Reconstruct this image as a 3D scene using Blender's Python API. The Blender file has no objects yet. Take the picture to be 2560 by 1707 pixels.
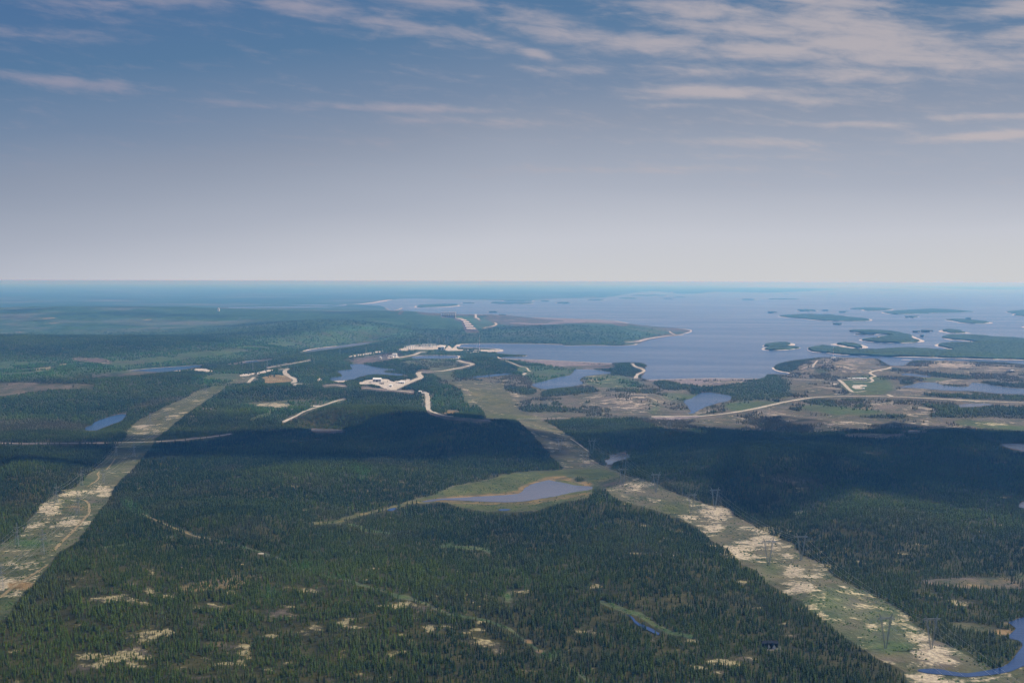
import bpy, math, random
import numpy as np
from mathutils import Vector, Matrix

# ------------------------------------------------------------------ camera, world, sun
sc = bpy.context.scene
COL = sc.collection
W_PX, H_PX, FPX = 2560.0, 1707.0, 3555.0
CAM_H = 500.0
PITCH = math.atan((853.5 - 702.6) / FPX)
ROLL = math.radians(0.14)
Rm = Matrix.Rotation(math.pi / 2 - PITCH, 4, 'X') @ Matrix.Rotation(ROLL, 4, 'Z')
cam_d = bpy.data.cameras.new('camera')
cam = bpy.data.objects.new('camera', cam_d)
COL.objects.link(cam)
cam.matrix_world = Matrix.Translation((0, 0, CAM_H)) @ Rm
cam_d.sensor_width = 36.0
cam_d.lens = FPX / W_PX * 36.0
cam_d.clip_start = 1.0
cam_d.clip_end = 900000.0
sc.camera = cam
sc.view_settings.view_transform = 'Standard'
sc.view_settings.look = 'None'
sc.view_settings.exposure = 0.32
sc.view_settings.gamma = 1.0
sc.cycles.max_bounces = 6
sc.cycles.diffuse_bounces = 2
sc.cycles.glossy_bounces = 2
sc.cycles.volume_bounces = 0
sc.cycles.transparent_max_bounces = 8
sc.cycles.use_denoising = True

SUN_AZ, SUN_EL = math.radians(68), math.radians(42)      # azimuth clockwise from the view direction (+Y)
SUN_DIR = Vector((math.sin(SUN_AZ) * math.cos(SUN_EL), math.cos(SUN_AZ) * math.cos(SUN_EL), math.sin(SUN_EL)))
sun_d = bpy.data.lights.new('sun', 'SUN')
sun_d.energy = 5.0
sun_d.angle = math.radians(0.5)
sun_d.color = (1.0, 0.94, 0.86)
sun = bpy.data.objects.new('sun', sun_d)
COL.objects.link(sun)
sun.rotation_euler = (-SUN_DIR).to_track_quat('-Z', 'Y').to_euler()

HAZE_DENSITY = 4.0e-5
HAZE_COLOR = (0.125, 0.43, 1.0)


class NT:
    """tiny node helper"""
    def __init__(s, nt):
        s.nt = nt
        nt.nodes.clear()

    def n(s, t, **kw):
        nd = s.nt.nodes.new(t)
        for k, v in kw.items():
            setattr(nd, k, v)
        return nd

    def put(s, sock, v):
        if isinstance(v, bpy.types.NodeSocket):
            s.nt.links.new(v, sock)
        elif v is not None:
            sock.default_value = v

    def m(s, op, a, b=None, c=None, clamp=False):
        nd = s.n('ShaderNodeMath', operation=op)
        nd.use_clamp = clamp
        for i, v in enumerate((a, b, c)):
            s.put(nd.inputs[i], v)
        return nd.outputs[0]

    def ramp(s, v, a, b, c=0.0, d=1.0, smooth=True):
        nd = s.n('ShaderNodeMapRange')
        nd.interpolation_type = 'SMOOTHSTEP' if smooth else 'LINEAR'
        for i, x in enumerate((v, a, b, c, d)):
            s.put(nd.inputs[i], x)
        return nd.outputs[0]

    def mix(s, f, a, b):
        nd = s.n('ShaderNodeMix', data_type='RGBA')
        s.put(nd.inputs[0], f)
        s.put(nd.inputs[6], a if isinstance(a, bpy.types.NodeSocket) else (*a, 1.0))
        s.put(nd.inputs[7], b if isinstance(b, bpy.types.NodeSocket) else (*b, 1.0))
        return nd.outputs[2]

    def noise(s, vec, scale, detail=4.0, rough=0.55, dist=0.0):
        nd = s.n('ShaderNodeTexNoise')
        s.put(nd.inputs['Vector'], vec)
        nd.inputs['Scale'].default_value = scale
        nd.inputs['Detail'].default_value = detail
        nd.inputs['Roughness'].default_value = rough
        nd.inputs['Distortion'].default_value = dist
        return nd.outputs[0]

    def vec(s, x, y, z):
        nd = s.n('ShaderNodeCombineXYZ')
        for i, v in enumerate((x, y, z)):
            s.put(nd.inputs[i], v)
        return nd.outputs[0]


def build_world():
    w = bpy.data.worlds.new("World")
    sc.world = w
    w.use_nodes = True
    t = NT(w.node_tree)
    out = t.n('ShaderNodeOutputWorld')
    sky = t.n('ShaderNodeTexSky', sky_type='NISHITA')
    sky.sun_disc = False
    sky.sun_elevation = SUN_EL
    sky.sun_rotation = SUN_AZ
    sky.altitude = 500
    sky.dust_density = 1.5
    bg1 = t.n('ShaderNodeBackground')
    t.put(bg1.inputs[0], sky.outputs[0])
    bg1.inputs[1].default_value = 0.08
    tc = t.n('ShaderNodeTexCoord').outputs['Generated']
    nrm = t.n('ShaderNodeVectorMath', operation='NORMALIZE')
    t.put(nrm.inputs[0], tc)
    sp = t.n('ShaderNodeSeparateXYZ')
    t.put(sp.inputs[0], nrm.outputs[0])
    x, y, z = sp.outputs
    el = t.m('MULTIPLY', t.m('ARCSINE', z), 57.2958)          # degrees
    az = t.m('MULTIPLY', t.m('ARCTAN2', x, y), 57.2958)
    # milky boundary layer: colour against elevation, whiter towards the sun side
    wv = t.vec(t.m('MULTIPLY', az, 0.045), t.m('MULTIPLY', el, 0.22), 3.1)
    wob = t.m('SUBTRACT', t.noise(wv, 1.0, 3), 0.5)
    azc = t.m('MAXIMUM', t.m('MINIMUM', az, 25.0), -25.0)
    e2 = t.m('ADD', el, t.m('MULTIPLY', wob, 1.3))
    e2 = t.m('SUBTRACT', e2, t.m('MULTIPLY', t.m('MINIMUM', azc, 0.0), .13))
    e2 = t.m('SUBTRACT', e2, t.m('MULTIPLY', t.m('MAXIMUM', azc, 0.0), .02))
    cr = t.n('ShaderNodeValToRGB')
    stops = [(-2.0, (.61, .62, .63)), (0.0, (.60, .61, .63)), (1.6, (.555, .575, .635)), (3.6, (.41, .445, .53)), (6.3, (.27, .319, .418)),
             (7.9, (.185, .258, .382)), (10.2, (.098, .195, .342)), (12.5, (.078, .168, .33)), (20.0, (.07, .155, .32))]
    els = cr.color_ramp.elements
    while len(els) < len(stops):
        els.new(0.5)
    for e, (p, c) in zip(els, stops):
        e.position = (p + 2.0) / 22.0
        e.color = (*c, 1)
    t.put(cr.inputs[0], t.ramp(e2, -2.0, 20.0, 0, 1, smooth=False))
    # cloud cover: streaky bands in direction space
    blobs = [  # az, el, half-width az, half-height el, weight, tilt
        (-15.0, 11.0, 5.0, .45, .85, -.04), (-16.5, 10.5, 2.5, .3, .6, -.1), (-11.5, 11.3, 4.0, .45, .8, -.04), (-8.5, 10.7, 3.5, .45, .80, -.12), (-4.8, 10.1, 3.6, .38, .85, -.17), (-1.5, 9.7, 2.4, .3, .6, -.2),
        (-15, 9.9, 3.5, .25, .45, -.06), (-18.5, 9.2, 2.5, .3, .4, 0), (-3.0, 10.9, 3.0, .35, .75, -.12), (1.5, 10.2, 3.0, .4, .7, -.2),
        (2.3, 9.75, 2.6, .38, .95, -.08), (5.3, 9.35, 2.6, .42, 1.05, -.05), (7.8, 10.5, 3.6, .5, .9, -.10), (10.0, 9.0, 3.6, .40, 1.0, -.06), (9.2, 9.9, 3.6, .5, .9, -.10),
        (13.0, 9.9, 3.4, .75, 1.1, -.16), (13.8, 9.1, 3.6, .6, 1.15, -.10), (12.0, 10.9, 3.2, .4, .9, -.18), (15.5, 8.6, 4.0, .45, 1.0, -.04), (13.5, 8.0, 4.5, .35, .65, -.03), (18.2, 8.3, 3.0, .5, .8, -.02),
        (19.4, 10.2, 1.4, .35, .95, .05), (19.7, 11.2, 3.0, .2, .95, -.02), (19.8, 9.2, 1.6, .4, .8, 0),
        (8.0, 7.45, 3.4, .26, 1.15, -.02), (10.6, 7.2, 2.8, .22, .85, -.10), (6.5, 6.95, 1.6, .12, .6, 0), (-4.4, 6.85, 3.6, .20, .95, -.015), (-1.5, 6.35, 4.5, .22, .5, -.03), (-17.2, 7.5, 3.8, .26, .85, -.06),
        (-11, 6.9, 4.0, .2, .45, -.04), (18.8, 5.55, 3.4, .18, 1.05, .035), (18.5, 6.25, 3, .14, .7, .0), (13.8, 6.1, 2.4, .14, .6, -.02), (3.2, 8.35, 2.0, .2, .6, -.08), (.9, 9.0, .8, .2, .8, -.25), (.8, 8.4, .8, .15, .8, -.2),
        (9.0, 5.5, 4.5, .22, .55, -.02), (5.0, 4.4, 5.5, .18, .5, .0), (9.5, 4.9, 3.5, .16, .45, 0), (-7.0, 5.6, 3, .15, .4, -.02), (7.0, 8.3, 4.5, .3, .5, -.05)]
    cover = None
    for (a0, e0, sa, se, wt, tl) in blobs:
        da = t.m('SUBTRACT', az, a0)
        de = t.m('SUBTRACT', t.m('SUBTRACT', el, e0), t.m('MULTIPLY', da, tl))
        q = t.m('ADD', t.m('POWER', t.m('ABSOLUTE', t.m('DIVIDE', da, sa)), 2.0), t.m('POWER', t.m('ABSOLUTE', t.m('DIVIDE', de, se)), 2.0))
        g = t.m('MULTIPLY', t.m('EXPONENT', t.m('MULTIPLY', q, -1.0)), wt)
        cover = g if cover is None else t.m('MAXIMUM', cover, g)
    # behind / outside the view the same broken sheet goes on
    far = t.ramp(t.m('ABSOLUTE', az), 22.0, 30.0)
    up = t.ramp(el, 11.6, 15.0)
    cover = t.m('MAXIMUM', cover, t.m('MULTIPLY', t.m('MAXIMUM', t.m('MULTIPLY', far, t.ramp(el, 5, 9)), up), 0.62))
    tilt = t.m('ADD', el, t.m('MULTIPLY', az, 0.10))
    cover = t.m('ADD', cover, t.m('ADD', t.m('MULTIPLY', t.ramp(el, 3.5, 9.0), .08), t.m('MULTIPLY', t.ramp(az, -6.0, 16.0), .09)))
    n1 = t.noise(t.vec(t.m('MULTIPLY', az, 0.34), t.m('MULTIPLY', tilt, 1.7), 0.0), 1.0, 8, 0.62, 0.45)
    n2 = t.noise(t.vec(t.m('MULTIPLY', az, 0.9), t.m('MULTIPLY', tilt, 3.6), 7.0), 1.0, 5, 0.6, 0.4)
    nn = t.m('ADD', t.m('MULTIPLY', t.m('SUBTRACT', n1, 0.5), 1.7), t.m('MULTIPLY', t.m('SUBTRACT', n2, 0.5), 0.9))
    dens = t.ramp(t.m('ADD', nn, cover), 0.05, 1.30)
    dens = t.m('MULTIPLY', dens, t.ramp(el, 2.0, 5.0))
    ccol = t.mix(t.ramp(azc, -16, 14), (.34, .325, .41), (.55, .485, .49))
    colr = t.mix(t.m('MULTIPLY', dens, 0.72), cr.outputs[0], ccol)
    colr = t.mix(t.ramp(el, .0, -.03), colr, (.38, .46, .50))
    bg2 = t.n('ShaderNodeBackground')
    t.put(bg2.inputs[0], colr)
    bg2.inputs[1].default_value = 0.80
    mx = t.n('ShaderNodeMixShader')
    t.put(mx.inputs[0], t.ramp(el, 14.0, 55.0, 1.0, 0.25))
    t.put(mx.inputs[1], bg1.outputs[0])
    t.put(mx.inputs[2], bg2.outputs[0])
    t.put(out.inputs[0], mx.outputs[0])


build_world()

# ------------------------------------------------------------------ projection between the photograph and the ground
Rn = np.array([[Rm[i][j] for j in range(3)] for i in range(3)])


def project(x, y, z):
    p = np.stack([np.asarray(x, float), np.asarray(y, float), np.asarray(z, float) - CAM_H], 0).reshape(3, -1)
    c = Rn.T @ p
    d = np.maximum(-c[2], 1e-3)
    px = W_PX / 2 + FPX * c[0] / d
    py = H_PX / 2 - FPX * c[1] / d
    bad = -c[2] < 1.0
    px[bad] = np.where(c[0][bad] > 0, 9999, -9999)
    py[bad] = 9999
    return px.reshape(np.shape(x)), py.reshape(np.shape(x))


def ground(px, py, z=0.0):
    """point of the plane at height z seen at a pixel of the photograph"""
    d = Rn @ np.array([(px - W_PX / 2) / FPX, -(py - H_PX / 2) / FPX, -1.0])
    dz = min(d[2], -0.00202)
    t = (z - CAM_H) / dz
    return d[0] * t, d[1] * t


def crop(ox, oy, s):
    return lambda pts: [(ox + x / s, oy + y / s) for x, y in pts]


C1, C2, C3 = crop(0, 680, 2.735), crop(850, 680, 2.735), crop(1700, 680, 2.735)
C4, C5, C6 = crop(0, 1080, 2.501), crop(850, 1080, 2.501), crop(1700, 1080, 2.501)
ZA, ZB, ZC, ZD = crop(900, 730, 4.704), crop(500, 850, 5.2267), crop(850, 850, 5.2267), crop(1850, 820, 5.2267)
ZE, ZF, ZG = crop(2150, 1450, 5.7366), crop(0, 1150, 5.2275), crop(1500, 1130, 4.2764)
ZH, ZI, ZJ = crop(950, 830, 7.84), crop(2250, 780, 7.126), crop(1500, 940, 2.219)


def chaikin(pts, n=2, closed=True):
    for _ in range(n):
        q = []
        m = len(pts)
        rng_ = range(m) if closed else range(m - 1)
        if not closed:
            q.append(pts[0])
        for i in rng_:
            a, b = pts[i], pts[(i + 1) % m]
            q.append((a[0] * .75 + b[0] * .25, a[1] * .75 + b[1] * .25))
            q.append((a[0] * .25 + b[0] * .75, a[1] * .25 + b[1] * .75))
        if not closed:
            q.append(pts[-1])
        pts = q
    return pts


# ---- noise
def _hash(ix, iy, seed):
    h = (ix.astype(np.int64) * 374761393 + iy.astype(np.int64) * 668265263 + seed * 974711) & 0xFFFFFFFF
    h = ((h ^ (h >> 13)) * 1274126177) & 0xFFFFFFFF
    return ((h ^ (h >> 16)) & 0xFFFF) / 65535.0


def vnoise(x, y, seed=0):
    ix, iy = np.floor(x), np.floor(y)
    fx, fy = x - ix, y - iy
    fx, fy = fx * fx * (3 - 2 * fx), fy * fy * (3 - 2 * fy)
    a, b = _hash(ix, iy, seed), _hash(ix + 1, iy, seed)
    c, d = _hash(ix, iy + 1, seed), _hash(ix + 1, iy + 1, seed)
    return (a * (1 - fx) + b * fx) * (1 - fy) + (c * (1 - fx) + d * fx) * fy


def fbm(x, y, octv=4, seed=0):
    s, a, tot = 0, 1.0, 0
    for o in range(octv):
        s = s + a * vnoise(x * 2 ** o + 17.3 * o, y * 2 ** o - 9.1 * o, seed + o * 31)
        tot += a
        a *= 0.5
    return s / tot


def sstep(v, a, b):
    t = np.clip((v - a) / (b - a), 0, 1)
    return t * t * (3 - 2 * t)


# ---- survey of the land: layers traced over the photograph, read back for points of the real ground
X0, X1, SX = -420, 2980, 2
Y0, Y1, SY = 690, 2000, 1
NX, NY = (X1 - X0) // SX, (Y1 - Y0) // SY
LAY = {k: np.zeros((NY, NX), np.float32) for k in 'FGLBMTSPW'}
LAY['F'][:] = 0.95
gx, gy = np.meshgrid(X0 + SX * (np.arange(NX) + .5), Y0 + SY * (np.arange(NY) + .5))


def inside(pts, X, Y):
    r = np.zeros(X.shape, bool)
    n = len(pts)
    for i in range(n):
        (xa, ya), (xb, yb) = pts[i], pts[(i + 1) % n]
        if ya == yb:
            continue
        c = (ya > Y) != (yb > Y)
        r ^= c & (X < (xb - xa) * (Y - ya) / (yb - ya) + xa)
    return r


def _win(pts, pad):
    xs, ys = [p[0] for p in pts], [p[1] for p in pts]
    i0, i1 = max(0, int((min(xs) - pad - X0) / SX)), min(NX, int((max(xs) + pad - X0) / SX) + 2)
    j0, j1 = max(0, int(min(ys) - pad - Y0)), min(NY, int(max(ys) + pad - Y0) + 2)
    return slice(j0, j1), slice(i0, i1)


def blur(a, ry, rx):
    for ax, r in ((0, ry), (1, rx)):
        if r < 1:
            continue
        for _ in range(2):
            p = np.pad(a, [(r + 1, r) if k == ax else (0, 0) for k in (0, 1)], mode='edge')
            c = np.cumsum(p, axis=ax, dtype=np.float64)
            n = 2 * r + 1
            a = ((c[n:] - c[:-n]) if ax == 0 else (c[:, n:] - c[:, :-n])) / n
            a = a.astype(np.float32)
    return a


def _apply(w, m, vals):
    for k, v in vals.items():
        LAY[k][w] = LAY[k][w] * (1 - m) + v * m


def area(pts, a=1.0, soft=(0, 0), smooth=1, **vals):
    if smooth:
        pts = chaikin(pts, smooth)
    w = _win(pts, 4 * max(soft) + 2)
    m = inside(pts, gx[w], gy[w]).astype(np.float32)
    if soft[0] or soft[1]:
        m = blur(m, soft[0], soft[1])
    _apply(w, m * a, vals)


def stroke(pts, wd, a=1.0, fade=.5, **vals):
    """a line of half-width wd pixels (vertical half-width is a third of it)"""
    w = _win(pts, wd * 2 + 2)
    X, Y = gx[w], gy[w]
    best = np.full(X.shape, 1e9)
    for (xa, ya), (xb, yb) in zip(pts[:-1], pts[1:]):
        dx, dy = xb - xa, yb - ya
        t = np.clip(((X - xa) * dx + (Y - ya) * dy) / max(dx * dx + dy * dy, 1e-6), 0, 1)
        d = np.hypot(X - xa - t * dx, (Y - ya - t * dy) * 1.6)
        best = np.minimum(best, d)
    m = (1 - sstep(best, wd * fade, wd)).astype(np.float32)
    _apply(w, m * a, vals)


def blob(cx, cy, rx, ry, a=1.0, **vals):
    w = _win([(cx - 2 * rx, cy - 2 * ry), (cx + 2 * rx, cy + 2 * ry)], 1)
    q = ((gx[w] - cx) / rx) ** 2 + ((gy[w] - cy) / ry) ** 2
    _apply(w, (np.exp(-q * 1.2) * a).astype(np.float32), vals)


# ------------------------------------------------------------------ water outlines (photograph pixels)
WATER = {}
WATER['reservoir'] = (
    C2([(100, 221), (200, 215), (300, 200), (345, 190), (430, 181), (520, 180), (640, 184), (700, 186), (900, 190), (1100, 192), (1280, 195), (1390, 188),
        (1480, 183), (1580, 182), (1680, 180), (1780, 176), (1860, 168), (1920, 158), (1990, 145), (2060, 135), (2140, 131), (2240, 138)]) +
    C3([(0, 150), (60, 145), (150, 120), (260, 104), (420, 100), (500, 92), (420, 84), (700, 82), (1000, 80), (1200, 76), (1700, 74), (2352, 76), (3200, 78),
        (3400, 300), (3400, 700), (2600, 650), (2352, 630), (2200, 613), (1640, 599), (1572, 608), (1540, 640), (1440, 641), (1390, 612), (1345, 588),
        (1200, 586), (1010, 578), (870, 590), (750, 606), (660, 628), (637, 650), (645, 668), (690, 680), (735, 686), (760, 700), (700, 697), (640, 697), (592, 697), (582, 715),
        (545, 728), (440, 730), (220, 726), (100, 729), (0, 731)]) +
    C2([(2260, 735), (2130, 737), (2075, 728), (2055, 715), (2068, 705), (2095, 680), (2075, 657), (2105, 635), (2060, 620), (1990, 614), (1880, 618), (1860, 623),
        (1700, 617), (1500, 607), (1350, 600), (1180, 595), (1110, 592), (1100, 586), (1150, 578), (1200, 582), (1278, 576), (1275, 565), (1200, 563), (1130, 560), (1050, 552),
        (1105, 538), (1090, 528), (1030, 521), (900, 517), (805, 514), (800, 508), (815, 495), (900, 490), (1100, 489), (1350, 491), (1520, 496), (1535, 503), (1640, 501), (1750, 500),
        (1880, 504), (2000, 500), (2030, 491), (2060, 480), (2140, 458), (2240, 442), (2352, 430)]) +
    C3([(20, 423), (60, 415), (88, 405), (80, 396), (0, 386)]) +
    C2([(2250, 378), (2150, 372), (2050, 366), (1985, 358), (1970, 350), (1850, 329), (1650, 320), (1500, 317), (1300, 310), (1100, 303), (1000, 300), (960, 296), (790, 303),
        (700, 301), (620, 296), (540, 290), (528, 280), (528, 271), (480, 264), (440, 263), (425, 268), (432, 247), (418, 246), (385, 260), (345, 262), (322, 248), (300, 235), (250, 228)]))
WATER['forebay_lake'] = ZC([(130, 318), (220, 312), (322, 315), (410, 345), (560, 368), (700, 380), (800, 386), (700, 390), (570, 398), (570, 418), (640, 430), (780, 438),
                            (900, 468), (860, 470), (700, 455), (560, 448), (400, 443), (260, 478), (200, 500), (120, 520), (0, 528)]) + \
    ZB([(1950, 530), (1850, 528), (1730, 528), (1690, 508), (1720, 492), (1840, 478), (1862, 458), (1800, 420), (1805, 400), (1900, 392), (2000, 380), (1985, 350), (1955, 322)])
WATER['hill_lake'] = C2([(1600, 668), (1640, 662), (1750, 668), (1880, 690), (1780, 700), (1660, 712), (1635, 735), (1668, 762), (1620, 775), (1550, 785), (1450, 795), (1390, 803),
                         (1340, 785), (1300, 765), (1400, 748), (1430, 735), (1500, 718), (1590, 702)])
WATER['narrow_lake'] = C2([(885, 718), (1000, 704), (1100, 694), (1210, 690), (1150, 702), (1040, 714), (900, 724)])
WATER['intake_pond'] = C2([(490, 583), (520, 573), (600, 571), (700, 571), (830, 573), (818, 584), (780, 590), (620, 590), (500, 592)])
WATER['valley_lake'] = ZJ([(455, 140), (520, 118), (560, 92), (600, 90), (650, 95), (722, 108), (732, 130), (700, 140), (640, 152), (580, 172), (545, 190), (520, 205), (530, 218), (445, 220),
                           (480, 208), (500, 200), (500, 190), (485, 160)])
WATER['heath_lake'] = C3([(1495, 790), (1530, 780), (1590, 772), (1622, 755), (1680, 752), (1750, 756), (1790, 775), (1860, 782), (1965, 787), (1985, 765), (2000, 755), (2100, 765),
                          (2200, 785), (2352, 800), (2700, 825), (2700, 845), (2352, 834), (2200, 832), (2080, 820), (2000, 812), (1850, 812), (1700, 800), (1640, 793)])
WATER['reedy_lake'] = C3([(1480, 694), (1560, 690), (1640, 703), (1730, 716), (1690, 720), (1610, 712), (1540, 706)])
WATER['roadside_pond'] = C3([(1890, 912), (1930, 902), (2000, 898), (2100, 898), (2150, 905), (2060, 917), (1930, 924)])
WATER['wood_lake'] = C6([(1985, 76), (2050, 68), (2151, 72), (2400, 76), (2400, 140), (2151, 124), (2080, 104), (2020, 88)])
WATER['bend_lake'] = C6([(2108, 462), (2151, 425), (2300, 410), (2300, 490), (2151, 476)])
WATER['corner_river'] = C6([(2043, 1190), (2100, 1170), (2151, 1152), (2500, 1120), (2700, 1300), (2400, 1420), (2151, 1458), (2100, 1480), (2050, 1500), (1900, 1522), (1780, 1530),
                            (1680, 1517), (1560, 1507), (1475, 1488), (1510, 1476), (1600, 1476), (1680, 1490), (1780, 1505), (1870, 1496), (2000, 1472), (2060, 1440), (2100, 1385), (2140, 1345),
                            (2135, 1310), (2110, 1298), (2040, 1278), (2098, 1236), (2088, 1210)])
WATER['marsh_pond'] = C5([(490, 438), (540, 424), (620, 414), (700, 411), (900, 399), (1040, 392), (1130, 382), (1140, 360), (1160, 342), (1200, 322), (1270, 306), (1300, 297), (1330, 302),
                          (1400, 315), (1480, 333), (1575, 337), (1572, 362), (1500, 375), (1400, 398), (1280, 410), (1200, 425), (1120, 436), (1000, 438), (860, 432), (740, 425), (640, 422), (560, 437)])
WATER['creek_pool'] = C5([(290, 492), (310, 478), (355, 472), (350, 484), (320, 496)])
WATER['fork_lake'] = C5([(1652, 142), (1735, 138), (1765, 126), (1805, 117), (1775, 138), (1833, 146), (1790, 166), (1715, 183), (1702, 200), (1690, 219), (1645, 221), (1675, 198), (1648, 178),
                         (1690, 168), (1690, 155)])
WATER['forest_stream'] = C5([(1785, 1135), (1830, 1155), (1852, 1185), (1890, 1205), (1950, 1228), (2012, 1268), (1985, 1270), (1925, 1240), (1870, 1215), (1835, 1190), (1825, 1165)])
WATER['bog_pool'] = C5([(985, 485), (1030, 480), (1075, 484), (1050, 492), (1000, 494)])
WATER['left_lake'] = C1([(562, 1072), (590, 1060), (632, 1045), (640, 1025), (720, 1000), (800, 972), (885, 958), (860, 978), (838, 1010), (800, 1028), (750, 1045), (700, 1065), (650, 1086), (600, 1082)])
WATER['river'] = C1([(628, 708), (690, 698), (800, 682), (900, 669), (1050, 656), (1250, 643), (1400, 635), (1370, 646), (1300, 656), (1220, 672), (1100, 684), (950, 700), (800, 712), (650, 717)])
WATER['river.001'] = C1([(1540, 630), (1650, 615), (1750, 602), (1890, 588), (1850, 600), (1780, 610), (1680, 622), (1580, 631)])
WATER['river.002'] = C1([(2035, 550), (2100, 532), (2200, 518), (2324, 504)]) + C2([(100, 490), (200, 473), (320, 463), (270, 472), (200, 487), (100, 505), (0, 516)]) + C1([(2250, 528), (2150, 540), (2080, 552)])
WATER['marsh_pool'] = C1([(520, 787), (550, 771), (600, 768), (642, 772), (635, 782), (580, 789)])
WATER['corridor_pool'] = C1([(1378, 824), (1420, 817), (1482, 815), (1478, 828), (1410, 833)])
WATER['slope_pond'] = [(772, 1076), (790, 1071), (830, 1072), (862, 1075), (868, 1079), (840, 1082), (795, 1082)]
WATER['heath_pool'] = ZJ([(1640, 305), (1700, 300), (1800, 302), (1845, 308), (1780, 312), (1690, 312)])
WATER['far_lake'] = C1([(1420, 248), (1600, 238), (1900, 235), (2352, 236)]) + C2([(60, 219), (0, 224)]) + C1([(2200, 242), (1800, 240), (1560, 250)])
WATER['far_lake.001'] = C1([(1950, 225), (2200, 222), (2330, 226), (2150, 230)])

DRAPED = ('forest_stream', 'creek_pool', 'bog_pool')
WATER_LABEL = {
    'reservoir': 'vast blue reservoir dotted with islands reaching the horizon', 'forebay_lake': 'blue lake beside the gravel yard with the white roofed shed',
    'hill_lake': 'blue lake between the green wooded hill and the heath', 'narrow_lake': 'thin sliver of blue lake under the dark wooded hill',
    'intake_pond': 'long narrow pond behind a pale embankment near the powerhouse', 'valley_lake': 'lake crossed at its foot by the curved pale embankment road',
    'heath_lake': 'long pale blue lake at the right edge of the heath', 'reedy_lake': 'faint narrow lake with green reeds on the heath',
    'roadside_pond': 'small pale pond just below the road at right', 'wood_lake': 'pale lake at the right edge among shaded forest', 'bend_lake': 'small white bit of lake at the right edge of the forest',
    'corner_river': 'deep blue river bending around the lower right corner', 'marsh_pond': 'grey pond ringed by tan marsh in the middle', 'creek_pool': 'small pool in the tan creek bed left of the marsh pond',
    'fork_lake': 'forked pale lake beside the right power line clearing', 'forest_stream': 'narrow blue stream in a green gap of the near forest', 'bog_pool': 'tiny pool below the marsh pond',
    'left_lake': 'blue lake at left between dark wooded hills', 'river': 'blue river reach below the green valley side at left', 'river.001': 'thin blue river reach right of the gravel patch',
    'river.002': 'pale wide river reach below the far valley side', 'marsh_pool': 'pale pool in the brown marsh at left', 'corridor_pool': 'tiny blue pool at the head of the left clearing',
    'slope_pond': 'small pale pond on the dark forested slope', 'heath_pool': 'thin pale pool on the shaded heath', 'far_lake': 'long pale lake far away beyond the white tower', 'far_lake.001': 'thin pale strip of far water at left'}

for k_, p_ in WATER.items():
    area(p_, smooth=1, W=1.0)

# ------------------------------------------------------------------ land cover
# far plateau
area([(-420, 690), (2980, 690), (2980, 780), (1500, 800), (900, 870), (-420, 960)], soft=(6, 20), G=.16)
area(C1([(-900, 560), (300, 600), (800, 560), (1500, 480), (2352, 380), (2900, 360), (2700, 470), (2040, 550), (1400, 635), (628, 710), (300, 730), (-900, 790)]), soft=(4, 20), G=.85, F=.42)
area(C1([(-900, 290), (300, 290), (850, 300), (700, 330), (200, 370), (-900, 400)]), a=.8, soft=(4, 30), B=.55, G=.1)
area(C1([(-900, 190), (2352, 170), (2352, 200), (-900, 260)]), a=.5, soft=(4, 30), B=.35)
for (x, y, rx, ry) in ((1000, 325, 60, 6), (330, 315, 90, 8), (350, 350, 90, 6), (130, 410, 60, 5), (1640, 322, 20, 4), (1890, 285, 25, 3), (1220, 492, 20, 4), (430, 525, 20, 4)):
    X, Y = C1([(x, y)])[0]
    blob(X, Y, rx / 2.735, ry / 2.735, L=.62, B=.4, F=.3)
area(C1([(490, 588), (560, 582), (680, 590), (765, 608), (765, 630), (690, 625), (600, 612), (520, 608)]), B=1.0, F=.1, L=.25, G=0)
area(C1([(230, 670), (290, 645), (420, 625), (500, 625), (430, 645), (370, 668), (260, 682)]), L=.6, B=.3, F=.3)
# the broad low marsh at left
area(C1([(-900, 770), (0, 760), (200, 750), (330, 770), (520, 760), (660, 770), (600, 800), (320, 800), (200, 820), (80, 850), (-900, 870)]), soft=(1, 4), B=.75, M=.35, T=.2, F=.1, G=0)
area(C1([(-900, 1010), (0, 1010), (300, 1010), (560, 1040), (620, 1060), (560, 1100), (300, 1080), (0, 1090), (-900, 1100)]), soft=(1, 4), B=.45, M=.25, F=.55, L=.15)
# middle land between river and reservoir: greener, looser
area([(560, 955), (700, 900), (900, 870), (1200, 850), (1300, 880), (1600, 950), (1500, 1000), (1350, 990), (1250, 1030), (1150, 1010), (1000, 960), (850, 950), (700, 980)], soft=(3, 10), G=.42, F=.75)
area(C2([(0, 560), (450, 500), (800, 480), (900, 560), (700, 640), (400, 600), (0, 610)]), soft=(2, 6), G=.6, F=.5)
area(C2([(30, 600), (150, 585), (320, 555), (440, 560), (360, 600), (200, 625), (60, 625)]), soft=(1, 3), B=.9, F=.1, L=.2, G=0)
area(C2([(440, 605), (700, 610), (850, 620), (780, 660), (640, 685), (560, 640), (430, 625)]), soft=(1, 3), B=.6, M=.35, F=.15, L=.2)
area(C2([(650, 690), (760, 670), (790, 720), (860, 740), (700, 745), (640, 700)]), soft=(1, 2), B=.5, M=.4, F=.1)
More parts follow.
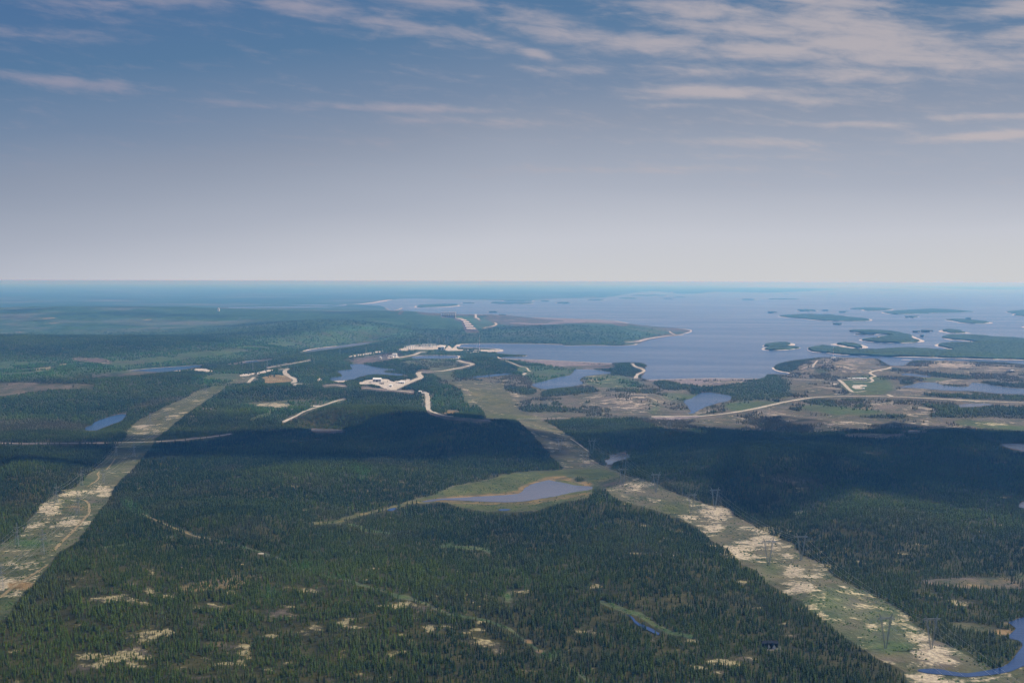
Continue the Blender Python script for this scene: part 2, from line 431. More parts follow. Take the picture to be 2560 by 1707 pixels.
# dark woods around the middle
area(C2([(210, 620), (300, 615), (420, 640), (580, 655), (640, 700), (640, 745), (420, 800), (300, 740), (60, 740), (60, 715), (300, 690), (480, 700), (300, 680), (480, 665), (260, 645)]), soft=(1, 2), F=.95, G=.12)
area(C2([(770, 700), (800, 650), (880, 590), (1040, 590), (1250, 650), (1260, 690), (1100, 700), (850, 725)]), soft=(1, 2), F=.95, G=.22, L=0)
area(C2([(760, 480), (1100, 400), (1500, 370), (1750, 340), (1900, 350), (2250, 400), (2260, 420), (1990, 470), (1600, 480), (1000, 488), (700, 500), (560, 480)]), soft=(1, 3), F=.97, G=.14)
area(C2([(1500, 470), (1900, 460), (2040, 470), (2000, 500), (1530, 500)]), soft=(1, 3), G=.7, F=.5)
area(C1([(1900, 690), (2080, 625), (2352, 620), (2352, 680), (2300, 715), (2200, 730), (2080, 755), (2060, 700)]), soft=(1, 2), F=.97, G=.2)
area(C1([(620, 740), (1000, 690), (1300, 670), (1440, 700), (1440, 780), (1300, 820), (1280, 860), (1000, 900), (850, 950), (560, 1030), (200, 1010), (-900, 960), (-900, 880), (100, 850), (330, 810), (640, 800)]), soft=(1, 2), F=.97, G=.1)
area(C2([(620, 930), (620, 820), (700, 780), (840, 790), (900, 870), (980, 960), (960, 1000), (800, 1000), (640, 950)]), soft=(1, 2), F=.85, G=.42)
area(C1([(1440, 830), (1560, 780), (2000, 770), (2352, 780), (2352, 830), (2100, 850), (1900, 880), (1500, 920), (1350, 930)]), soft=(1, 2), F=.95, G=.12)
area(C1([(1600, 900), (1900, 880), (2352, 870), (2352, 900), (2000, 1000), (1850, 1020), (1700, 940)]), soft=(2, 5), G=.6, F=.45)
area(C2([(1200, 650), (1300, 640), (1600, 655), (1600, 700), (1400, 745), (1300, 770), (1220, 700)]), soft=(1, 3), G=.85, F=.2, M=.2)
area(C2([(1830, 640), (1900, 620), (2080, 620), (2090, 640), (2000, 690), (1880, 690)]), F=.95, G=.25)
# heath and burnt ground
area(C2([(640, 760), (740, 742), (900, 724), (1250, 697), (1330, 765), (1400, 812), (1650, 785), (1640, 710), (1800, 697), (2000, 715), (2200, 750), (2400, 765), (2400, 1010),
         (1700, 1005), (1200, 1010), (1010, 990), (900, 860), (780, 775)]), soft=(1, 3), B=.75, M=.25, F=.24, L=.26, G=.08)
area(C3([(-300, 990), (-20, 880), (140, 850), (380, 880), (560, 850), (730, 790), (640, 700), (760, 690), (820, 610), (1000, 575), (1320, 585), (1400, 640), (1540, 650), (1560, 615), (2400, 632), (3400, 720),
         (3400, 1100), (2352, 1080), (1900, 1090), (1500, 1060), (1000, 1105), (400, 1085), (100, 1070), (0, 1110), (-300, 1010)]), soft=(1, 3), B=.78, M=.22, F=.26, L=.24, G=.08)
for (x0_, y0_, x1_, y1_, l_) in ((520, 945, 740, 990, .52), (1280, 885, 1480, 945, .42), (1500, 920, 1770, 975, .45), (1620, 600, 2000, 655, .50), (1780, 615, 2010, 655, .62), (1000, 580, 1330, 640, .45), (1010, 640, 1300, 700, .42),
                                 (800, 630, 920, 685, .48), (1480, 785, 1700, 830, .45), (2040, 640, 2300, 685, .45), (1720, 725, 1980, 785, .48), (1000, 920, 1130, 965, .40),
                                 (1600, 1000, 1880, 1060, .40), (1050, 1090, 1600, 1145, .42), (100, 940, 330, 975, .38), (1000, 750, 1090, 770, .45), (900, 1020, 1300, 1060, .36)):
    X, Y = C3([((x0_ + x1_) / 2, (y0_ + y1_) / 2)])[0]
    blob(X, Y, (x1_ - x0_) / 5.47 * 1.15, (y1_ - y0_) / 5.47 * 1.15, L=l_ + .02, F=.06)
for (x0_, y0_, x1_, y1_, l_) in ((1050, 790, 1290, 880, .50), (1700, 830, 1960, 930, .40), (1850, 860, 2150, 950, .52), (1980, 815, 2120, 850, .45), (860, 800, 1100, 930, .60), (820, 745, 980, 800, .50),
                                 (1650, 705, 1850, 760, .45), (1240, 685, 1300, 705, .5), (1400, 900, 1560, 950, .35)):
    X, Y = C2([((x0_ + x1_) / 2, (y0_ + y1_) / 2)])[0]
    blob(X, Y, (x1_ - x0_) / 5.47 * 1.15, (y1_ - y0_) / 5.47 * 1.15, L=l_ + .02, F=.06)
# woods standing on the heath
for pts in ([(640, 652), (662, 626), (800, 602), (985, 576), (985, 586), (860, 612), (810, 640), (790, 675), (690, 680)],
            [(790, 872), (960, 855), (1060, 880), (1060, 910), (900, 905)], [(1110, 860), (1280, 868), (1250, 890), (1100, 884)], [(1190, 905), (1260, 905), (1250, 930), (1195, 925)],
            [(1110, 960), (1350, 975), (1600, 985), (1500, 1000), (1250, 995)], [(1470, 640), (1530, 680), (1440, 675)], [(1600, 900), (1900, 920), (2352, 925), (3400, 930), (3400, 1010), (2352, 1000), (2000, 985), (1900, 1000), (1650, 985), (1800, 950)],
            [(1680, 690), (1850, 700), (2050, 720), (1950, 735), (1700, 712)], [(1500, 745), (1600, 750), (1590, 770), (1510, 770)], [(2040, 745), (2352, 770), (3400, 800), (3400, 820), (2352, 795), (2180, 780), (2080, 765)],
            [(1800, 762), (1950, 775), (1900, 785), (1790, 775)], [(960, 660), (1030, 665), (1010, 680)], [(130, 968), (320, 945), (300, 965), (150, 978)], [(1650, 830), (2352, 845), (3400, 850), (3400, 880), (2352, 880), (1900, 870), (1700, 850)],
            [(530, 1045), (600, 1050), (560, 1065)], [(1580, 930), (1630, 935), (1600, 950)], [(740, 930), (820, 925), (830, 950), (760, 945)], [(160, 915), (240, 900), (230, 920)]):
    area(C3(pts), soft=(1, 1), F=.9, B=.15, G=.12, L=0, M=0)
for pts in ([(1030, 785), (1150, 775), (1260, 790), (1360, 810), (1300, 850), (1200, 820), (1060, 800)], [(1375, 810), (1550, 795), (1800, 805), (1700, 830), (1420, 850), (1380, 870)], [(1900, 720), (2000, 730), (1960, 760), (1900, 750)],
            [(910, 730), (985, 745), (980, 765), (920, 745)], [(1080, 850), (1140, 860), (1130, 890), (1095, 880)], [(1450, 890), (1530, 895), (1500, 915), (1450, 905)], [(1800, 800), (2170, 815), (2160, 830), (1900, 815)],
            [(2130, 750), (2352, 745), (2400, 760), (2400, 800), (2250, 810), (2180, 790)], [(1210, 930), (1350, 900), (1500, 930), (1700, 940), (1500, 960), (1250, 955)], [(1660, 885), (1720, 890), (1700, 900)]):
    area(C2(pts), soft=(1, 1), F=.88, B=.15, G=.15, L=0, M=0)
area(C3([(190, 800), (420, 750), (590, 698), (700, 720), (760, 790), (750, 868), (420, 882), (345, 870), (340, 845)]), soft=(2, 6), F=.55, G=.5, B=.25, M=.25, L=.05)
# green fens
for pts in ([(300, 892), (640, 880), (715, 888), (600, 915), (500, 935), (380, 958), (310, 930)], [(800, 912), (1000, 905), (1200, 930), (1450, 960), (1250, 985), (1050, 972), (850, 940)], [(1095, 780), (1110, 735), (1330, 700), (1460, 750), (1450, 830), (1200, 842)],
            [(0, 850), (130, 830), (100, 870), (0, 885)], [(1840, 1010), (2100, 1020), (2352, 1060), (3400, 1100), (3400, 1120), (2352, 1090), (1950, 1055)], [(1600, 725), (1900, 730), (1700, 750)], [(900, 640), (960, 690), (1020, 690), (940, 660)]):
    area(C3(pts), soft=(1, 3), G=.7, M=.55, B=.05, F=.08, L=.05)
blob(*C3([(2150, 1045)])[0], 45, 7, L=.62, F=0)
for pts in ([(2180, 830), (2352, 830), (2400, 860), (2352, 880), (2250, 870)], [(2130, 880), (2180, 900), (2170, 980), (2100, 960), (2150, 920)], [(1650, 710), (1900, 700), (2000, 730), (2100, 790), (1900, 790), (1700, 780)]):
    area(C2(pts), soft=(1, 3), G=.75, M=.4, B=.1, F=.2)
# right power line clearing
CORR_R = (ZC([(1400, 545), (1530, 600), (1650, 640), (1700, 700), (1800, 830), (1870, 900), (1885, 950), (1930, 1000)]) + [(1236, 1042), (1290, 1048)] +
          C5([(1190, 0), (1250, 70), (1330, 160), (1400, 222), (1390, 240), (1350, 236), (1100, 252), (1000, 275), (900, 305), (700, 335), (600, 385), (490, 420), (430, 440), (440, 450), (560, 445), (640, 430), (690, 445),
              (760, 470), (900, 496), (1080, 500), (1220, 495), (1300, 462), (1340, 430), (1450, 425), (1560, 405), (1570, 350), (1650, 352), (1740, 420), (1840, 450), (1900, 468), (2060, 515), (2151, 560)]) +
          C6([(100, 592), (190, 672), (290, 722), (380, 822), (480, 862), (560, 955), (680, 1015), (800, 1085), (910, 1172), (1000, 1252), (1100, 1325), (1240, 1415), (1330, 1455), (1400, 1500), (1420, 1568), (1440, 1900), (2400, 1900),
              (2300, 1420), (2151, 1460), (1960, 1480), (1880, 1450), (1800, 1400), (1700, 1340), (1600, 1290), (1500, 1230), (1430, 1150), (1380, 1120), (1230, 1030), (1170, 1000), (1050, 950), (960, 900), (890, 830), (760, 760), (690, 690),
              (600, 660), (490, 600), (350, 530), (280, 460), (170, 450), (0, 390)]) +
          C5([(2080, 370), (1940, 310), (1780, 270), (1700, 232), (1650, 210), (1560, 165), (1560, 120), (1480, 55), (1400, 0)]) + [(1390, 1065), (1330, 1040), (1290, 1020), (1260, 960), (1180, 950)])
area(CORR_R, smooth=0, soft=(0, 1), F=0, B=.4, M=.45, L=.24, G=.15, P=0)
# wet meadow round the pond
area(C5([(430, 440), (600, 385), (700, 340), (900, 308), (1000, 278), (1100, 255), (1350, 240), (1560, 225), (1700, 245), (1770, 290), (1600, 340), (1560, 405), (1450, 425), (1300, 462), (1220, 492), (1080, 498), (900, 494), (760, 468), (640, 432)]),
     soft=(1, 2), M=.8, T=.18, B=.1, L=.06, G=.35, F=0)
stroke(C5([(600, 425), (1000, 395), (1130, 380), (1150, 345), (1300, 293), (1400, 285), (1500, 310), (1560, 330)]), 13, T=.55, G=0, M=.6)
stroke(C5([(640, 430), (850, 440), (1100, 447), (1300, 425), (1550, 385)]), 9, a=.8, T=.5, G=0, M=.6)
stroke(C5([(-180, 570), (0, 560), (60, 535), (200, 500), (290, 478), (430, 445), (600, 422)]), 8, T=.38, M=.7, G=.3, F=0, L=0)
stroke(C5([(-200, 590), (-120, 600), (-60, 590), (20, 570)]), 5, a=.9, T=.4, M=.4, F=.05)
stroke(C5([(60, 575), (130, 590), (140, 610), (250, 625), (320, 635)]), 7, G=.7, M=.5, F=.05, T=.2)
stroke(C5([(640, 712), (790, 718), (880, 725), (935, 750)]), 8, G=.6, M=.6, T=.2, F=.05)
blob(*C5([(1490, 295)])[0], 16, 8, F=.9, T=0, M=0, G=.2)
# head of the clearing
blob(1230, 1000, 70, 25, M=.7, L=.2, B=.2, F=0)
area(C2([(950, 985), (1100, 965), (1300, 985), (1400, 1000), (1300, 1010), (1150, 1005), (960, 1000)]), soft=(1, 3), M=.75, T=.2, G=.3, F=0, B=.1, L=.08)
blob(*C5([(1350, 80)])[0], 45, 22, L=.50, B=.4)
blob(*C5([(1550, 190)])[0], 30, 12, L=.50, B=.5, M=.1)
blob(*C5([(1600, 250)])[0], 50, 10, G=.6, M=.8, B=0, L=0)
blob(*C5([(1700, 320)])[0], 40, 9, B=.8, M=.1, L=.1, G=0)
blob(*C5([(1850, 350)])[0], 55, 20, L=.52, B=.5, M=.2)
blob(*C5([(1900, 420)])[0], 45, 14, B=.8, M=.2, L=.18, G=.1)
blob(*C5([(2080, 480)])[0], 45, 12, G=.3, M=.8, L=.15, B=.1)
blob(*C6([(230, 500)])[0], 50, 22, L=.78, M=.1)
blob(*C6([(200, 590)])[0], 38, 20, L=.74)
blob(*C6([(60, 540)])[0], 30, 10, L=.7)
blob(*C6([(330, 640)])[0], 40, 18, B=.5, T=.35, M=.3, L=.0)
blob(*C6([(330, 750)])[0], 50, 26, L=.70)
blob(*C6([(560, 700)])[0], 70, 32, L=.70)
blob(*C6([(500, 600)])[0], 50, 30, L=.55)
blob(*C6([(690, 870)])[0], 36, 24, L=.74)
blob(*C6([(560, 860)])[0], 30, 20, G=.35, M=.5, L=.0, B=.3)
blob(*C6([(860, 850)])[0], 40, 26, L=.55)
blob(*C6([(780, 970)])[0], 50, 22, L=.70)
blob(*C6([(960, 940)])[0], 45, 18, B=.4, L=.12, G=.1)
area(C6([(700, 1040), (900, 960), (1170, 990), (1380, 1120), (1450, 1180), (1540, 1280), (1300, 1400), (1100, 1330), (900, 1180)]), soft=(3, 8), G=.62, M=.30, B=.12, L=.34)
blob(*C6([(1120, 1080)])[0], 45, 24, L=.62, G=.3)
blob(*C6([(900, 1140)])[0], 16, 14, L=.7)
blob(*C6([(1190, 1215)])[0], 26, 10, L=.6, T=.2)
blob(*C6([(1080, 1190)])[0], 40, 16, B=.4, G=.2)
blob(*C6([(1400, 1150)])[0], 26, 14, L=.62)
blob(*C6([(1500, 1290)])[0], 55, 16, L=.70, G=.2)
blob(*C6([(1600, 1390)])[0], 60, 30, L=.92, G=0, M=.2)
blob(*C6([(1660, 1440)])[0], 45, 18, L=.92, G=0)
blob(*C6([(1300, 1420)])[0], 26, 12, L=.85, G=0)
blob(*C6([(1350, 1340)])[0], 50, 18, G=.7, M=.5, L=.05, T=.15)
blob(*C6([(1750, 1370)])[0], 45, 20, G=.5, L=.5)
blob(*C6([(1900, 1450)])[0], 50, 20, G=.45, M=.4, L=.3)
blob(*C6([(1550, 1550)])[0], 60, 18, L=.75, G=.3)
blob(*C6([(1900, 1570)])[0], 120, 16, T=.35, M=.4, G=.3, L=.3)
area(C6([(1900, 1430), (2010, 1400), (2100, 1330), (2130, 1300), (2050, 1270), (1900, 1230), (1700, 1190), (1600, 1190), (1560, 1260), (1700, 1340)]), soft=(1, 2), F=.95, G=.25, L=0, M=.1, B=.1)
area(C6([(1640, 1180), (1900, 1200), (2040, 1230), (2000, 1270), (1850, 1240), (1700, 1220)]), soft=(1, 3), F=.25, T=.3, M=.5, B=.3)
blob(*C6([(2030, 1245)])[0], 26, 9, T=.95, F=0, M=.1)
blob(*C6([(2040, 1195)])[0], 26, 6, T=.5, F=.1, M=.4)
# left clearing
CORR_L = (C1([(1700, 690), (1600, 722), (1450, 785), (1330, 820), (1250, 870), (1100, 930), (950, 1010), (870, 1080), (860, 1130)]) +
          C4([(735, 80), (640, 190), (580, 240), (480, 340), (330, 400), (250, 460), (180, 560), (130, 640), (0, 710), (-250, 820), (-500, 1400), (-250, 1400), (-100, 1260), (50, 1160), (100, 1060), (180, 975), (270, 892), (320, 822), (380, 745),
              (460, 702), (540, 612), (620, 492), (680, 432), (700, 372), (760, 292), (830, 232), (900, 152), (960, 82)]) +
          C1([(1060, 1140), (1150, 1080), (1200, 1030), (1290, 960), (1380, 900), (1450, 850), (1520, 810), (1560, 770), (1650, 745), (1780, 700)]))
area(CORR_L, smooth=0, soft=(0, 1), F=0, B=.3, M=.5, L=.25, G=.25, P=0)
for (x, y, rx, ry, kw) in ((900, 100, 50, 14, dict(G=.75, L=.05, M=.3)), (700, 200, 26, 12, dict(G=.6, L=.1)), (800, 240, 30, 14, dict(B=.6, L=.3)), (560, 300, 26, 12, dict(G=.6, L=.05)), (650, 360, 42, 16, dict(L=.80)),
                           (420, 395, 40, 8, dict(L=.72)), (300, 480, 42, 16, dict(L=.82)), (580, 430, 40, 10, dict(B=.8, L=.0, M=.1)), (480, 470, 40, 16, dict(T=.45, L=.05, M=.4)), (400, 560, 50, 14, dict(L=.72)),
                           (250, 600, 40, 22, dict(L=.42, B=.4)), (420, 640, 36, 20, dict(L=.4, T=.2)), (180, 690, 48, 14, dict(G=.95, L=0, M=.3, B=0)), (100, 750, 44, 10, dict(L=.6, T=.3)), (60, 800, 36, 12, dict(L=.4, G=.4)),
                           (150, 830, 45, 16, dict(G=.4, L=.35)), (60, 950, 28, 20, dict(L=.6, T=.4)), (130, 960, 50, 14, dict(T=.8, L=.1, G=0)), (30, 1080, 30, 20, dict(G=.6, M=.5, L=.1, T=.2)), (10, 970, 14, 14, dict(L=.9))):
    X, Y = C4([(x, y)])[0]
    blob(X, Y, rx, ry, **kw)
for (x, y, rx, ry, kw) in ((1010, 1060, 38, 14, dict(L=.55, B=.6)), (1250, 980, 42, 10, dict(L=.5, M=.6)), (1150, 940, 30, 6, dict(L=.5)), (1350, 880, 30, 8, dict(L=.4, M=.6)), (1500, 790, 26, 6, dict(G=.5, M=.6, L=.2)), (1430, 740, 50, 10, dict(G=.65, M=.3, L=.1))):
    X, Y = C1([(x, y)])[0]
    blob(X, Y, rx, ry, **kw)
area(C1([(1280, 760), (1400, 690), (1620, 680), (1700, 690), (1600, 740), (1440, 790)]), soft=(2, 5), G=.7, F=.4)
# rock and lichen breaking through near woods
LAY['P'][:] = np.where(gy > 1180, .16, .07)
area([(-420, 1430), (2100, 1430), (2200, 1600), (2200, 2000), (-420, 2000)], soft=(20, 20), P=.30)
for (c, x, y, rx, ry, p) in ((C4, 620, 1030, 150, 18, .56), (C4, 440, 980, 60, 12, .6), (C4, 800, 1030, 60, 14, .62), (C4, 540, 1420, 70, 20, .60), (C4, 800, 1400, 90, 20, .52), (C4, 1130, 1240, 60, 20, .62), (C4, 280, 1180, 70, 16, .5),
                             (C4, 940, 880, 22, 10, .66), (C4, 920, 970, 14, 10, .66), (C4, 960, 400, 36, 8, .55), (C4, 1250, 350, 30, 8, .5), (C4, 1060, 290, 26, 7, .5), (C4, 1470, 600, 22, 10, .52), (C4, 1880, 560, 22, 14, .52),
                             (C4, 1300, 130, 60, 8, .5), (C4, 1140, 240, 14, 8, .5), (C4, 1900, 1270, 60, 20, .5), (C4, 1750, 1430, 100, 20, .5), (C4, 1450, 1320, 90, 16, .5), (C4, 1320, 1530, 60, 12, .7), (C4, 2020, 1540, 50, 12, .72), (C4, 650, 1480, 100, 16, .5),
                             (C5, 160, 1520, 80, 18, .56), (C5, 970, 1350, 40, 22, .64), (C5, 1900, 600, 60, 20, .50), (C5, 2080, 620, 45, 24, .55), (C5, 1870, 762, 26, 6, .6), (C5, 1980, 760, 20, 8, .6), (C5, 2100, 790, 22, 8, .56), (C5, 60, 1220, 30, 8, .5),
                             (C5, 690, 945, 18, 4, .56), (C5, 600, 90, 18, 4, .5), (C5, 980, 110, 14, 4, .5), (C5, 1100, 40, 60, 6, .4),
                             (C6, 60, 230, 40, 10, .62), (C6, 210, 380, 60, 6, .66), (C6, 100, 310, 14, 4, .56), (C6, 1180, 660, 50, 14, .56), (C6, 900, 740, 24, 12, .62), (C6, 1030, 730, 30, 8, .55), (C6, 1400, 430, 30, 10, .60), (C6, 1190, 130, 60, 5, .5),
                             (C6, 1750, 470, 60, 8, .5), (C6, 190, 720, 18, 12, .62), (C6, 150, 930, 14, 8, .62), (C6, 400, 940, 12, 8, .62), (C6, 400, 1400, 30, 12, .62), (C6, 1790, 1070, 40, 10, .56), (C6, 560, 520, 20, 6, .55), (C6, 1100, 400, 60, 8, .45),
                             (C6, 740, 500, 26, 6, .5), (C6, 420, 470, 30, 5, .5), (C6, 310, 1040, 14, 12, .55), (C6, 1250, 1140, 18, 10, .55), (C6, 1900, 690, 60, 20, .35),
                             (C2, 350, 940, 40, 8, .55), (C2, 380, 1010, 30, 6, .45), (C2, 820, 830, 18, 6, .55)):
    X, Y = c([(x, y)])[0]
    blob(X, Y, rx, ry, P=p)
# brown bogs inside the forest
area(C4([(1020, 1000), (1080, 970), (1250, 920), (1440, 875), (1600, 880), (1680, 900), (1620, 940), (1400, 985), (1200, 1015), (1060, 1015)]), soft=(5, 12), T=.48, F=.38, P=.1, M=.5)
area(C4([(1180, 1330), (1400, 1290), (1500, 1310), (1350, 1370)]), soft=(4, 8), T=.35, F=.6, P=.3)
area(C6([(1420, 925), (1700, 905), (2151, 905), (3000, 920), (3000, 980), (2151, 980), (1900, 985), (1600, 960)]), soft=(3, 6), T=.35, B=.5, F=.30, M=.2)
blob(*C6([(2140, 900)])[0], 20, 14, G=.4, M=.6, T=.3, F=.05)
area(C6([(520, 270), (700, 280), (900, 300), (820, 330), (700, 335), (600, 310)]), soft=(2, 6), T=.3, B=.6, F=.22)
area(C4([(270, 900), (420, 880), (560, 900), (420, 930)]), soft=(3, 6), T=.3, B=.3, F=.6)
# cut lines and streams through the near woods
CUT = (C4([(790, 440), (820, 480), (900, 515), (1000, 560), (1120, 612), (1200, 640), (1280, 660), (1380, 685), (1480, 703), (1620, 748), (1750, 800), (1870, 850), (2000, 890), (2126, 920)]) +
       C5([(100, 945), (200, 970), (330, 1012), (450, 1045), (540, 1075), (620, 1110), (700, 1140), (800, 1155), (920, 1175), (1050, 1225), (1150, 1310), (1280, 1395), (1400, 1460), (1530, 1530), (1650, 1620), (1800, 1750)]))
stroke(CUT, 6.5, G=.60, M=.25, F=.12, T=.05, P=0)
stroke(CUT[:8], 3.5, T=.5, F=0, G=.2, M=.5)
stroke(CUT[:3], 18, G=.6, F=.5)
blob(*C5([(400, 1030)])[0], 30, 7, G=.8, M=.5, F=.1, T=.2)
blob(*C5([(1170, 1310)])[0], 14, 7, T=.85, F=0, G=0)
blob(*C5([(1240, 1370)])[0], 16, 6, T=.7, F=0, G=0)
blob(*C5([(1330, 1400)])[0], 30, 10, G=.85, F=.3, M=.4)
blob(*C4([(1900, 850)])[0], 30, 10, G=.85, F=.3, M=.4)
stroke(C4([(640, 720), (730, 715), (850, 690), (1000, 665), (1100, 655)]), 6, G=.55, M=.3, F=.3, T=.15)
stroke(C5([(1640, 1060), (1720, 1090), (1790, 1120), (1880, 1140), (1960, 1200), (2080, 1250), (2200, 1275)]), 11, G=.75, M=.5, F=.03)
stroke(C5([(1000, 850), (1050, 870), (1130, 870), (1180, 930), (1150, 1000)]), 10, a=.6, G=.65, F=.6)
blob(*C5([(1050, 1030)])[0], 14, 14, G=.9, M=.4, F=.3)
blob(*C5([(680, 700)])[0], 14, 8, G=.8, F=.4)
stroke(C6([(400, 330), (560, 350), (640, 400), (700, 450), (760, 520)]), 14, a=.6, G=.55, F=.7)
stroke(C5([(100, 230), (160, 260), (140, 290)]), 18, a=.8, G=.7, F=.6)
blob(*C4([(1690, 1010)])[0], 28, 16, G=.8, F=.5)
stroke(C1([(2352, 850), (2100, 870), (1700, 900), (1550, 900)]), 7, a=.6, M=.5, B=.3, G=.3, F=.2)
stroke(C1([(1850, 960), (1720, 1005)]), 5, G=.7, M=.5, F=0)
stroke([(640, 995), (740, 940)], 6, a=.0, G=.7)
area(C1([(1050, 870), (1280, 850), (1300, 870), (1000, 930), (850, 945), (980, 905)]), soft=(1, 2), a=.6, B=.8, F=.3)
blob(*ZC([(1420, 940)])[0], 38, 6.5, T=.75, F=0, G=0, L=.3)
stroke(ZC([(1090, 720), (1095, 930)]), 7, a=.8, G=.5, L=.55, F=.15)
stroke(ZC([(1205, 720), (1205, 900)]), 7, a=.8, G=.5, L=.5, F=.2)
blob(1930, 1617, 30, 9, F=0, G=.4)
blob(1930, 1617, 22, 8, F=0, G=.4)
# gravel and works
area(ZA([(1105, 300), (1215, 312), (1275, 332), (1390, 450), (1400, 480), (1245, 480), (1190, 350), (1115, 330)]), smooth=0, F=0, B=.8, G=0, L=.2)
area(ZA([(960, 285), (1120, 285), (1120, 308), (960, 305)]), smooth=0, F=0, B=.6)
for pts in (ZC([(240, 562), (290, 540), (330, 522), (420, 515), (500, 520), (560, 505), (640, 520), (690, 545), (760, 530), (915, 508), (920, 520), (890, 555), (860, 580), (760, 610), (710, 650), (600, 640), (540, 615), (500, 590), (420, 575), (260, 577)]),
            ZH([(325, 340), (400, 330), (480, 310), (540, 280), (650, 250), (700, 285), (820, 280), (1090, 270), (1200, 245), (1290, 255), (1300, 290), (1180, 330), (1000, 345), (800, 345), (640, 350), (490, 362), (330, 348)]),
            ZH([(1250, 350), (1330, 280), (1380, 265), (1390, 300), (1400, 330), (1480, 270), (1530, 232), (1545, 245), (1500, 300), (1500, 325), (1560, 338), (1700, 342), (1950, 348), (2250, 350), (2352, 360), (2352, 372), (2180, 392), (2050, 385), (1900, 352), (1600, 366), (1350, 365)]),
            ZH([(1650, 408), (1760, 385), (1900, 372), (1990, 385), (1900, 395), (1740, 398)]),
            ZH([(140, 500), (200, 465), (270, 440), (320, 480), (420, 485), (400, 510), (150, 512)]),
            C2([(45, 578), (110, 566), (200, 552), (290, 538), (300, 545), (200, 562), (80, 580)]),
            C1([(1120, 682), (1200, 672), (1290, 668), (1350, 658), (1400, 660), (1470, 678), (1440, 684), (1350, 672), (1250, 676)]), C1([(1630, 712), (1640, 700), (1720, 695), (1800, 675), (1875, 662), (1860, 675), (1800, 690), (1730, 700), (1680, 712)]),
            ZB([(1520, 520), (1560, 500), (1610, 510), (1560, 522)]), ZB([(1725, 530), (1860, 526), (1940, 530), (1870, 550), (1800, 548)]), C1([(2280, 870), (2335, 868), (2310, 882)]), C1([(2105, 915), (2160, 908), (2205, 915), (2130, 922)]),
            ZD([(1450, 755), (1560, 740), (1640, 735), (1680, 760), (1560, 770), (1620, 790), (1560, 795), (1490, 790)]), ZD([(1205, 735), (1230, 712), (1290, 730), (1240, 742)]), ZA([(1220, 715), (1300, 700), (1420, 698), (1380, 710), (1250, 718)]),
            ZA([(1890, 975), (1940, 950), (1985, 940), (1960, 965), (1910, 978)]), C1([(2160, 740), (2200, 728), (2210, 740)]), C4([(1600, 755), (1640, 752), (1650, 762)])):
    area(pts, smooth=1, S=.95, F=0, L=0)
for pts in (ZB([(650, 850), (760, 835), (900, 812), (1050, 818), (1190, 830), (1170, 868), (1000, 880), (960, 868), (760, 862)]), ZB([(1180, 905), (1220, 890), (1260, 882), (1210, 912)]), ZB([(10, 890), (160, 885), (150, 905), (20, 908)])):
    area(pts, L=.62, S=.3, F=.05, B=.3)
area(ZB([(780, 490), (860, 470), (1000, 450), (1120, 455), (1210, 520), (1190, 550), (1000, 548), (840, 560), (870, 520)]), T=.6, M=.7, F=.03, L=.3, G=.2)
area(ZB([(820, 548), (1000, 540), (1170, 538), (1170, 548), (1000, 556), (840, 562)]), T=.9, F=0)
area(ZB([(500, 460), (700, 440), (780, 500), (700, 560), (560, 560), (420, 580)]), soft=(1, 3), M=.4, B=.4, F=.05, L=.2, G=.2)
area(C2([(960, 305), (1100, 304), (1500, 320), (1850, 332), (1800, 345), (1450, 360), (1200, 375), (1050, 350), (990, 325)]), soft=(1, 3), F=.25, B=.6, L=.05)
area(C2([(780, 305), (850, 320), (960, 330), (1080, 350), (990, 390), (940, 400), (900, 340), (820, 320)]), soft=(1, 2), G=.5, F=.5)
area(C2([(1120, 592), (1500, 607), (1860, 624), (1900, 640), (1830, 665), (1600, 662), (1350, 625), (1200, 605)]), soft=(1, 2), F=.08, B=.8, L=.22)
area(C3([(-80, 735), (0, 731), (220, 728), (545, 730), (500, 745), (350, 770), (180, 790), (80, 775), (-80, 755)]), soft=(1, 2), F=.2, B=.6, L=.42, G=.1)
